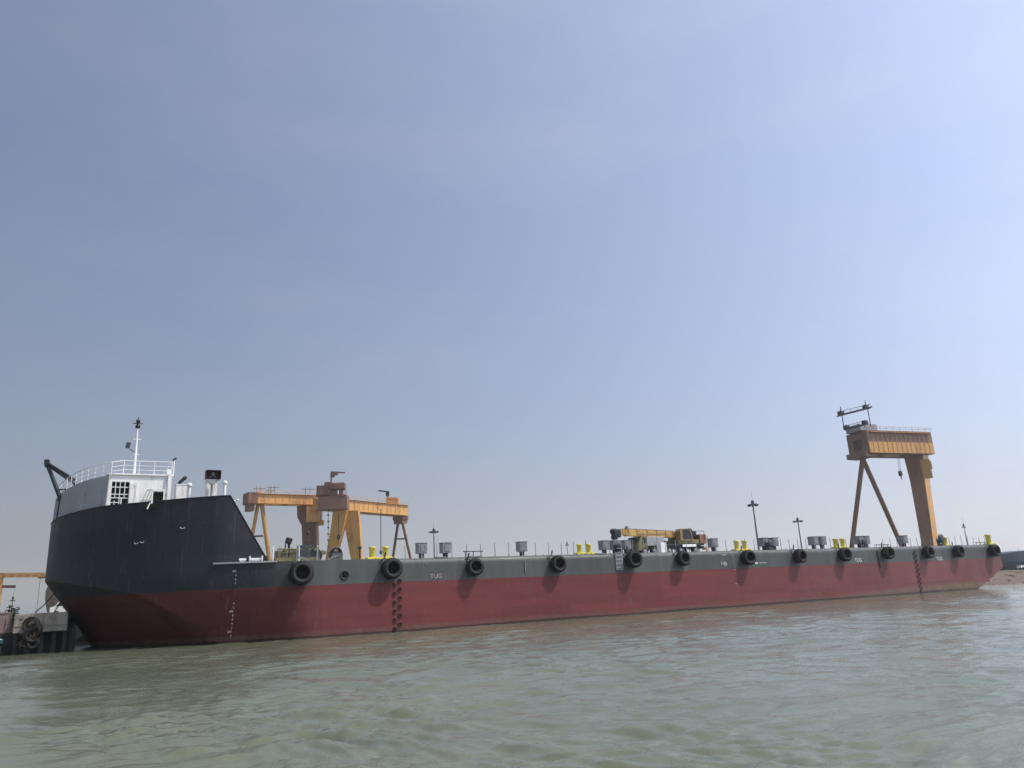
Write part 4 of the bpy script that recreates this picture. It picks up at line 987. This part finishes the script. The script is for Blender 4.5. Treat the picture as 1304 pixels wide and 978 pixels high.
# rubble along the muddy bank
mb = MB()
for i in range(420):
    t = rr.uniform(0, 1); u_ = rr.uniform(0, 1)
    k = 5*K+int(t*3.2*K); p = lerp(Fd[k], Cd[k], .12+u_*.85); s = rr.uniform(.12, .5)
    bm = bmesh.new(); bmesh.ops.create_icosphere(bm, subdivisions=1, radius=s)
    mb.add([V(v_.co.x*rr.uniform(.7, 1.3)+p[0], v_.co.y*rr.uniform(.7, 1.3)+p[1], v_.co.z*rr.uniform(.5, .9)+p[2]+.05) for v_ in bm.verts], [[v_.index for v_ in f_.verts] for f_ in bm.faces]) if (bm.verts.index_update() or True) else None
    bm.free()
tag(mb.build('bank_rubble', 'pink_wall'), 'brown rubble and mud lumps scattered over the bank behind the stern', 'rubble', kind='stuff')
# grass on the bank crest
mb = MB()
for i in range(9000):
    k = rr.uniform(5.3*K, 8.8*K); k0 = int(k); p = lerp(Cd[k0], Cd[k0+1], k-k0); d_ = rr.uniform(-.5, 9); p = (p[0]+rr.gauss(0, .4)+d_*.4, p[1]+d_, p[2]-(.4 if d_ < 0 else 0)); h_ = rr.uniform(.15, .6); t = rr.uniform(0, PI)
    wv = V(math.cos(t), math.sin(t), 0)*rr.uniform(.05, .16); P = V(*p); mb.add([P-wv, P+wv, P+wv*.4+V(rr.uniform(-.2, .2), 0, h_)], [(0, 1, 2)])
tag(mb.build('bank_grass', 'leaf', recalc=False), 'thin green grass along the top of the muddy bank', 'grass', kind='stuff')

# quay below the bow on the left
qy = thing('concrete_quay', (-1.6, 72, 0), 'weathered concrete quay with dark open piles, under the bow at far left', 'quay')
mb = MB(); mb.box((0, 6.2, 2.5), (3.6, 12.4, 1.0), bev=.05); mb.box((-.0, .35, 1.8), (3.6, .6, .45)); 
for dx in (-1.3, .6): mb.box((dx, -.02, 2.72), (.26, .1, .2))
mb.build('quay_cap', 'concrete', qy)
for dx in (-1.55, -.75, .1, .95, 1.7, 2.25):
    m2 = MB(); m2.tube((dx, .55, -1.5), (dx, .55, 1.62), .2, n=12); m2.build('pile', 'dark_concrete', qy)
mb = MB(); mb.box((.3, 1.8, .1), (4.3, .3, 3.4)); mb.box((-7, 1.8, .1), (10.3, .3, 3.0)); mb.build('quay_back_wall', 'dark_concrete', qy)
mb = MB(); mb.box((56, 24.6, 1.1), (111, .5, 3.8)); mb.box((2.2, 18, 1.1), (.4, 13, 3.6)); mb.build('rear_wall', 'dark_concrete', qy)
mb = MB(); mb.box((-6.9, 4, 1.62), (10, 4.2, .16)); mb.build('lower_landing', 'concrete', qy)
# hanging tyre bundle
q = py(41, 800, 71.45)
root = thing('quay_fender', (q.x, 71.45, q.z), 'ragged black bundle of old tyres hanging on the concrete quay face', 'tyre fender')
for k, (dx, dz, r_) in enumerate(((-.1, .25, .62), (.12, -.15, .6), (-.05, -.62, .52), (.1, -1.15, .42))):
    m = MB(); m.lathe([(r_*.5, -.2), (r_*.8, -.26), (r_, -.16), (r_, .16), (r_*.8, .26), (r_*.5, .2)], (0, 0, 0), 22, 'Y', closed=True, lug=.05); o = m.build('old_tyre', 'rubber', root); o.location = (dx, -.05*k, dz); o.rotation_euler = (rr.uniform(-.3, .3), rr.uniform(-.3, .3), rr.uniform(-.5, .5))
m = MB()
for k in range(60):
    p = V(rr.gauss(0, .35), -.3+rr.gauss(0, .08), rr.uniform(-1.2, .75)); m.tube(p, p+V(rr.gauss(0, .2), rr.gauss(0, .08), -.25), .018, n=4)
m.build('frayed_rope', 'rope', root)
# mooring lines from bow to the quay
for k, (a_, b_, lab) in enumerate(((V(-.2, 74.6, 6.0), V(-2.1, 72.6, 3.05), 'upper dark mooring line from the bow down to the quay edge'), (V(.2, 74.2, 5.2), V(-1.6, 71.9, 1.9), 'lower dark mooring line crossing the quay face below the bow'))):
    mb = MB(); pts_ = [a_+(b_-a_)*t-V(0, 0, .35*math.sin(PI*t)) for t in np.linspace(0, 1, 10)]; mb.path(pts_, .04, 6); tag(mb.build('mooring_line', 'black_steel'), lab, 'rope', 'mooring lines at the bow')
# pink wall block and bush at the left edge
mb = MB(); mb.box((0, 0, .75), (2.2, .35, 1.5), bev=.03); mb.box((0, 0, 1.53), (2.3, .45, .1)); mb.box((.8, -.2, .6), (.12, .1, 1.1))
pw = mb.build('low_wall', 'pink_wall'); pw.location = (-4.75, 73.9, 1.6); tag(pw, 'small pinkish wall block left of the concrete quay, at the picture edge', 'wall')
def bush(loc, R, n_, lab, seed):
    r_ = random.Random(seed); g = thing('bush', loc, lab, 'bush'); m = MB(); cl = [(V(r_.gauss(0, R*.45), r_.gauss(0, R*.4), abs(r_.gauss(R*.55, R*.35))), r_.uniform(.25, .5)*R) for _ in range(12)]
    for _ in range(n_):
        c_, s_ = r_.choice(cl); d_ = V(r_.gauss(0, 1), r_.gauss(0, 1), r_.gauss(0, 1)).normalized()*s_*r_.uniform(.5, 1.1); p = c_+d_; u_ = V(r_.gauss(0, 1), r_.gauss(0, 1), r_.gauss(0, 1)).normalized()*.09; w_ = u_.orthogonal().normalized()*.05
        m.add([p-u_, p-w_, p+u_, p+w_], [(0, 1, 2, 3)])
    m.build('foliage', 'leaf', g, recalc=False); m = MB()
    for _ in range(7): m.tube((0, 0, -.2), (r_.gauss(0, .3), r_.gauss(0, .3), R*r_.uniform(.5, 1.)), .04, .015, 5)
    m.build('stem', 'bark', g)
bush((-5.1, 76.2, 1.9), 1.25, 2600, 'dark leafy bush above the pinkish wall block at the left edge', 2)
# lower barge edge strip at the far left
mb = MB(); mb.box((0, 0, 0), (2.6, 1.3, .35), bev=.08); mb.box((0, -.66, .1), (2.6, .06, .1)); o = mb.build('floating_pontoon', 'teal'); o.location = (-5.25, 71.9, 1.05)
m2 = MB(); m2.box((0, -.72, .16), (2.5, .04, .06)); m2.build('white_edge', 'mark_white', o)
m2 = MB(); m2.box((0, .1, -.75), (2.4, 1.0, 1.3), bev=.1); m2.build('float_tank', 'dark_concrete', o); tag(o, 'dark green pontoon edge with a white line, in the lower left corner by the quay', 'pontoon')
# tan hull block behind the quay
dd = 112.; mb = MB(); pr = [(60, 779.8), (58, 770), (57.3, 762), (58.2, 752), (60.5, 747.3), (66, 746), (71, 743.5)]
P = [pd(x_, y_, dd) for x_, y_ in pr]; gx = P[0].x
base = V(P[0].x+2.5, P[0].y+1.5, 2.7); vs = []
for p in P: vs += [p, V(p.x+1.6, p.y-1.0, p.z), V(p.x+5.5, p.y-1.6, p.z+.3), V(p.x+7, p.y+5, p.z+.3), V(p.x+1, p.y+5, p.z)]
vs = [v_-base for v_ in vs]; fs = [(0, 4, 3, 2, 1), tuple(range(len(vs)-5, len(vs)))]
for i in range(len(P)-1):
    for k in range(5): fs.append((5*i+k, 5*i+(k+1) % 5, 5*i+5+(k+1) % 5, 5*i+5+k))
mb.add(vs, fs); mb.box(pd(63, 743.5, dd)-base+V(.2, 0, -.1), (.5, .5, .9)); o = mb.build('hull_block', 'tan_steel'); o.location = base; tag(o, 'tan curved steel hull block standing on the yard, half hidden by the barge bow', 'hull block')
# white van behind the quay
q = pd(64.5, 786, 92); vx = q.x; vy = q.y
van = thing('white_van', (vx+2.0, vy, 2.7), 'white van parked on the quay between the tan hull block and the bow', 'van', rz=-.1)
m = MB(); m.prism([(-2.1, .35), (2.2, .35), (2.2, 1.85), (-1.1, 1.85), (-1.65, 1.2), (-2.1, 1.1)], -.85, .85, 'Y'); m.build('body', 'white_paint', van)
m = MB(); m.prism([(-1.5, 1.22), (-.75, 1.22), (-.75, 1.7), (-1.1, 1.7)], -.87, -.855, 'Y'); m.prism([(-.6, 1.22), (.6, 1.22), (.6, 1.7), (-.6, 1.7)], -.87, -.855, 'Y'); m.build('side_window', 'glass_dark', van)
for dx in (-1.35, 1.4):
    for sy in (-.75, .75): m = MB(); m.lathe([(.1, -.1), (.33, -.1), (.33, .1), (.1, .1)], (0, 0, 0), 16, 'Y'); o = m.build('wheel', 'rubber', van); o.location = (dx, sy, .33)

# moored dark ship at far right
sh = pd(1273, 724, 300); shp = thing('moored_ship', (sh.x, sh.y, 0), 'dark blue hulled ship lying beyond the muddy bank behind the stern', 'ship')
e1 = pd(1273, 724, 300); e2 = pd(1420, 716, 330); u = (e2-e1); u.z = 0; Ls = u.length; u.normalize(); w = V(-u.y, u.x, 0); w = w if w.y > 0 else -w
def ztop(t): return 8.1+.9*smooth(t, .02, .35)+.35*smooth(t, .1, .13)
m = MB(); vs = []; NS = 30
for i in range(NS+1):
    t = i/NS; x_ = t*Ls; wd = 8*math.sqrt(max(0.02, 1-(1-min(1, t/.18))**2)); zt_ = ztop(t)
    for (s_, z_) in ((.55, 1.5), (.9, 3.2), (1, 5), (1.03, zt_)):
        vs.append(u*x_+w*(8-wd*s_)+V(0, 0, z_))
    for (s_, z_) in ((1.03, zt_), (1, 5), (.55, 1.5)):
        vs.append(u*x_+w*(8+wd*s_)+V(0, 0, z_))
fs = []
for i in range(NS):
    for k in range(6): fs.append((7*i+k, 7*i+k+1, 7*i+7+k+1, 7*i+7+k))
fs += [tuple(range(7)), tuple(range(7*NS+6, 7*NS-1, -1))]
m.add(vs, fs, 0, False); m.build('hull', 'ship_blue', shp)
m = MB()
for t in np.linspace(.12, .95, 12): p = u*(t*Ls)+w*.5+V(0, 0, ztop(t)); m.tube(p, p+V(0, 0, 1.1), .06, n=5)
m.build('deck_rail', 'pale_grey', shp)
for k, (px, y_, s_) in enumerate(((1299, 722.5, .8), (1303, 720.5, .9))):
    q = pd(px, y_, 190); mb = MB(); mb.box((0, 0, .35*s_), (1.9*s_, 1.2, .7*s_), bev=.12); mb.box((.2, 0, .85*s_), (1., 1., .4), bev=.1); o = mb.build('white_crate', 'white_paint'); o.location = (q.x, q.y, 2.1); tag(o, ('left small white crate on the bank crest before the dark ship', 'right small white crate on the bank crest, cut by the picture edge')[k], 'crate', 'white crates on the bank crest')

# ------------------------------------------------------------------ haze
mh = bpy.data.materials.new('haze_air'); mh.use_nodes = True; nt = mh.node_tree; nt.nodes.clear()
out = nt.nodes.new('ShaderNodeOutputMaterial'); pv = nt.nodes.new('ShaderNodeVolumePrincipled')
pv.inputs['Color'].default_value = (.97, .98, .99, 1); pv.inputs['Density'].default_value = .00026; pv.inputs['Anisotropy'].default_value = .65
nt.links.new(pv.outputs[0], out.inputs['Volume'])
mb = MB(); mb.box((500, 700, 29), (16500, 15000, 62)); hz = mb.build('haze', [mh]); hz['kind'] = 'stuff'; hz['label'] = 'thin pale haze over the river and the yard'; hz['category'] = 'haze'

# ------------------------------------------------------------------ light
SUN = V(1.25, -1., 2.45).normalized()
el = math.asin(SUN.z); az = math.atan2(SUN.x, SUN.y)
wd = bpy.data.worlds.new('World'); C.world = wd; wd.use_nodes = True; nt = wd.node_tree
bg = nt.nodes['Background']; sky = nt.nodes.new('ShaderNodeTexSky'); sky.sky_type = 'NISHITA'; sky.sun_disc = False
sky.sun_elevation = el; sky.sun_rotation = az; sky.air_density = 1.0; sky.dust_density = 5.5; sky.ozone_density = 3.8; sky.altitude = 0
# a veil of dry haze in the sky itself: brighter towards the sun's side, paler and denser low down
tc_ = nt.nodes.new('ShaderNodeTexCoord'); sv = nt.nodes.new('ShaderNodeSeparateXYZ'); nt.links.new(tc_.outputs['Generated'], sv.inputs[0])
dt = nt.nodes.new('ShaderNodeVectorMath'); dt.operation = 'DOT_PRODUCT'; nt.links.new(tc_.outputs['Generated'], dt.inputs[0])
hz_ = Vector((SUN.x, SUN.y, 0)).normalized(); dt.inputs[1].default_value = hz_
cdot = dt.outputs['Value']; KB = .14; KE = 1/(KB*1.165)
def scaled(a_, k_, col):
    e_ = mth(nt, 'MULTIPLY', mth(nt, 'EXPONENT', mth(nt, 'MULTIPLY', cdot, k_)), a_*KE)
    vm = nt.nodes.new('ShaderNodeVectorMath'); vm.operation = 'SCALE'; vm.inputs[0].default_value = col; nt.links.new(e_, vm.inputs['Scale']); return vm.outputs[0]
high = scaled(.43, 1.12, (1, 1.22, 1.84)); low = scaled(.745, .50, (1, .985, .93))
upz = mth(nt, 'MAXIMUM', sv.outputs[2], 0.)
cn = noise(nt, 2.2, 5, .55, vec=tc_.outputs['Generated'], stretch=(1, 1, 3.2))
veil = mixc(nt, mth(nt, 'EXPONENT', mth(nt, 'MULTIPLY', upz, -6.)), high, low)
amt = mth(nt, 'ADD', mth(nt, 'ADD', .52, mth(nt, 'MULTIPLY', mth(nt, 'EXPONENT', mth(nt, 'MULTIPLY', upz, -8.)), .44)), 0.)
skyc = mixc(nt, amt, sky.outputs[0], veil)
skyc = mixc(nt, ramp(nt, cn, .42, .72, 0, .22), skyc, scaled(.60, .8, (1, 1.08, 1.2)))
nt.links.new(skyc, bg.inputs[0]); bg.inputs[1].default_value = KB
sl = bpy.data.lights.new('sun', 'SUN'); sl.energy = 3.0; sl.angle = math.radians(.6); sl.color = (1, .95, .87)
so = bpy.data.objects.new('sun', sl); COL.objects.link(so); so.rotation_euler = SUN.to_track_quat('Z', 'Y').to_euler()
C.view_settings.view_transform = 'Standard'; C.view_settings.look = 'None'; C.view_settings.exposure = .22; C.view_settings.gamma = 1; C.view_settings.use_curve_mapping = False
C.render.engine = 'CYCLES'
C.cycles.volume_bounces = 2; C.cycles.max_bounces = 6; C.cycles.use_denoising = True; C.cycles.denoiser = 'OPENIMAGEDENOISE'; C.cycles.denoising_input_passes = 'RGB_ALBEDO_NORMAL'; C.cycles.denoising_prefilter = 'FAST'; C.cycles.use_adaptive_sampling = False
C.cycles.volume_step_rate = 10; C.cycles.volume_max_steps = 16
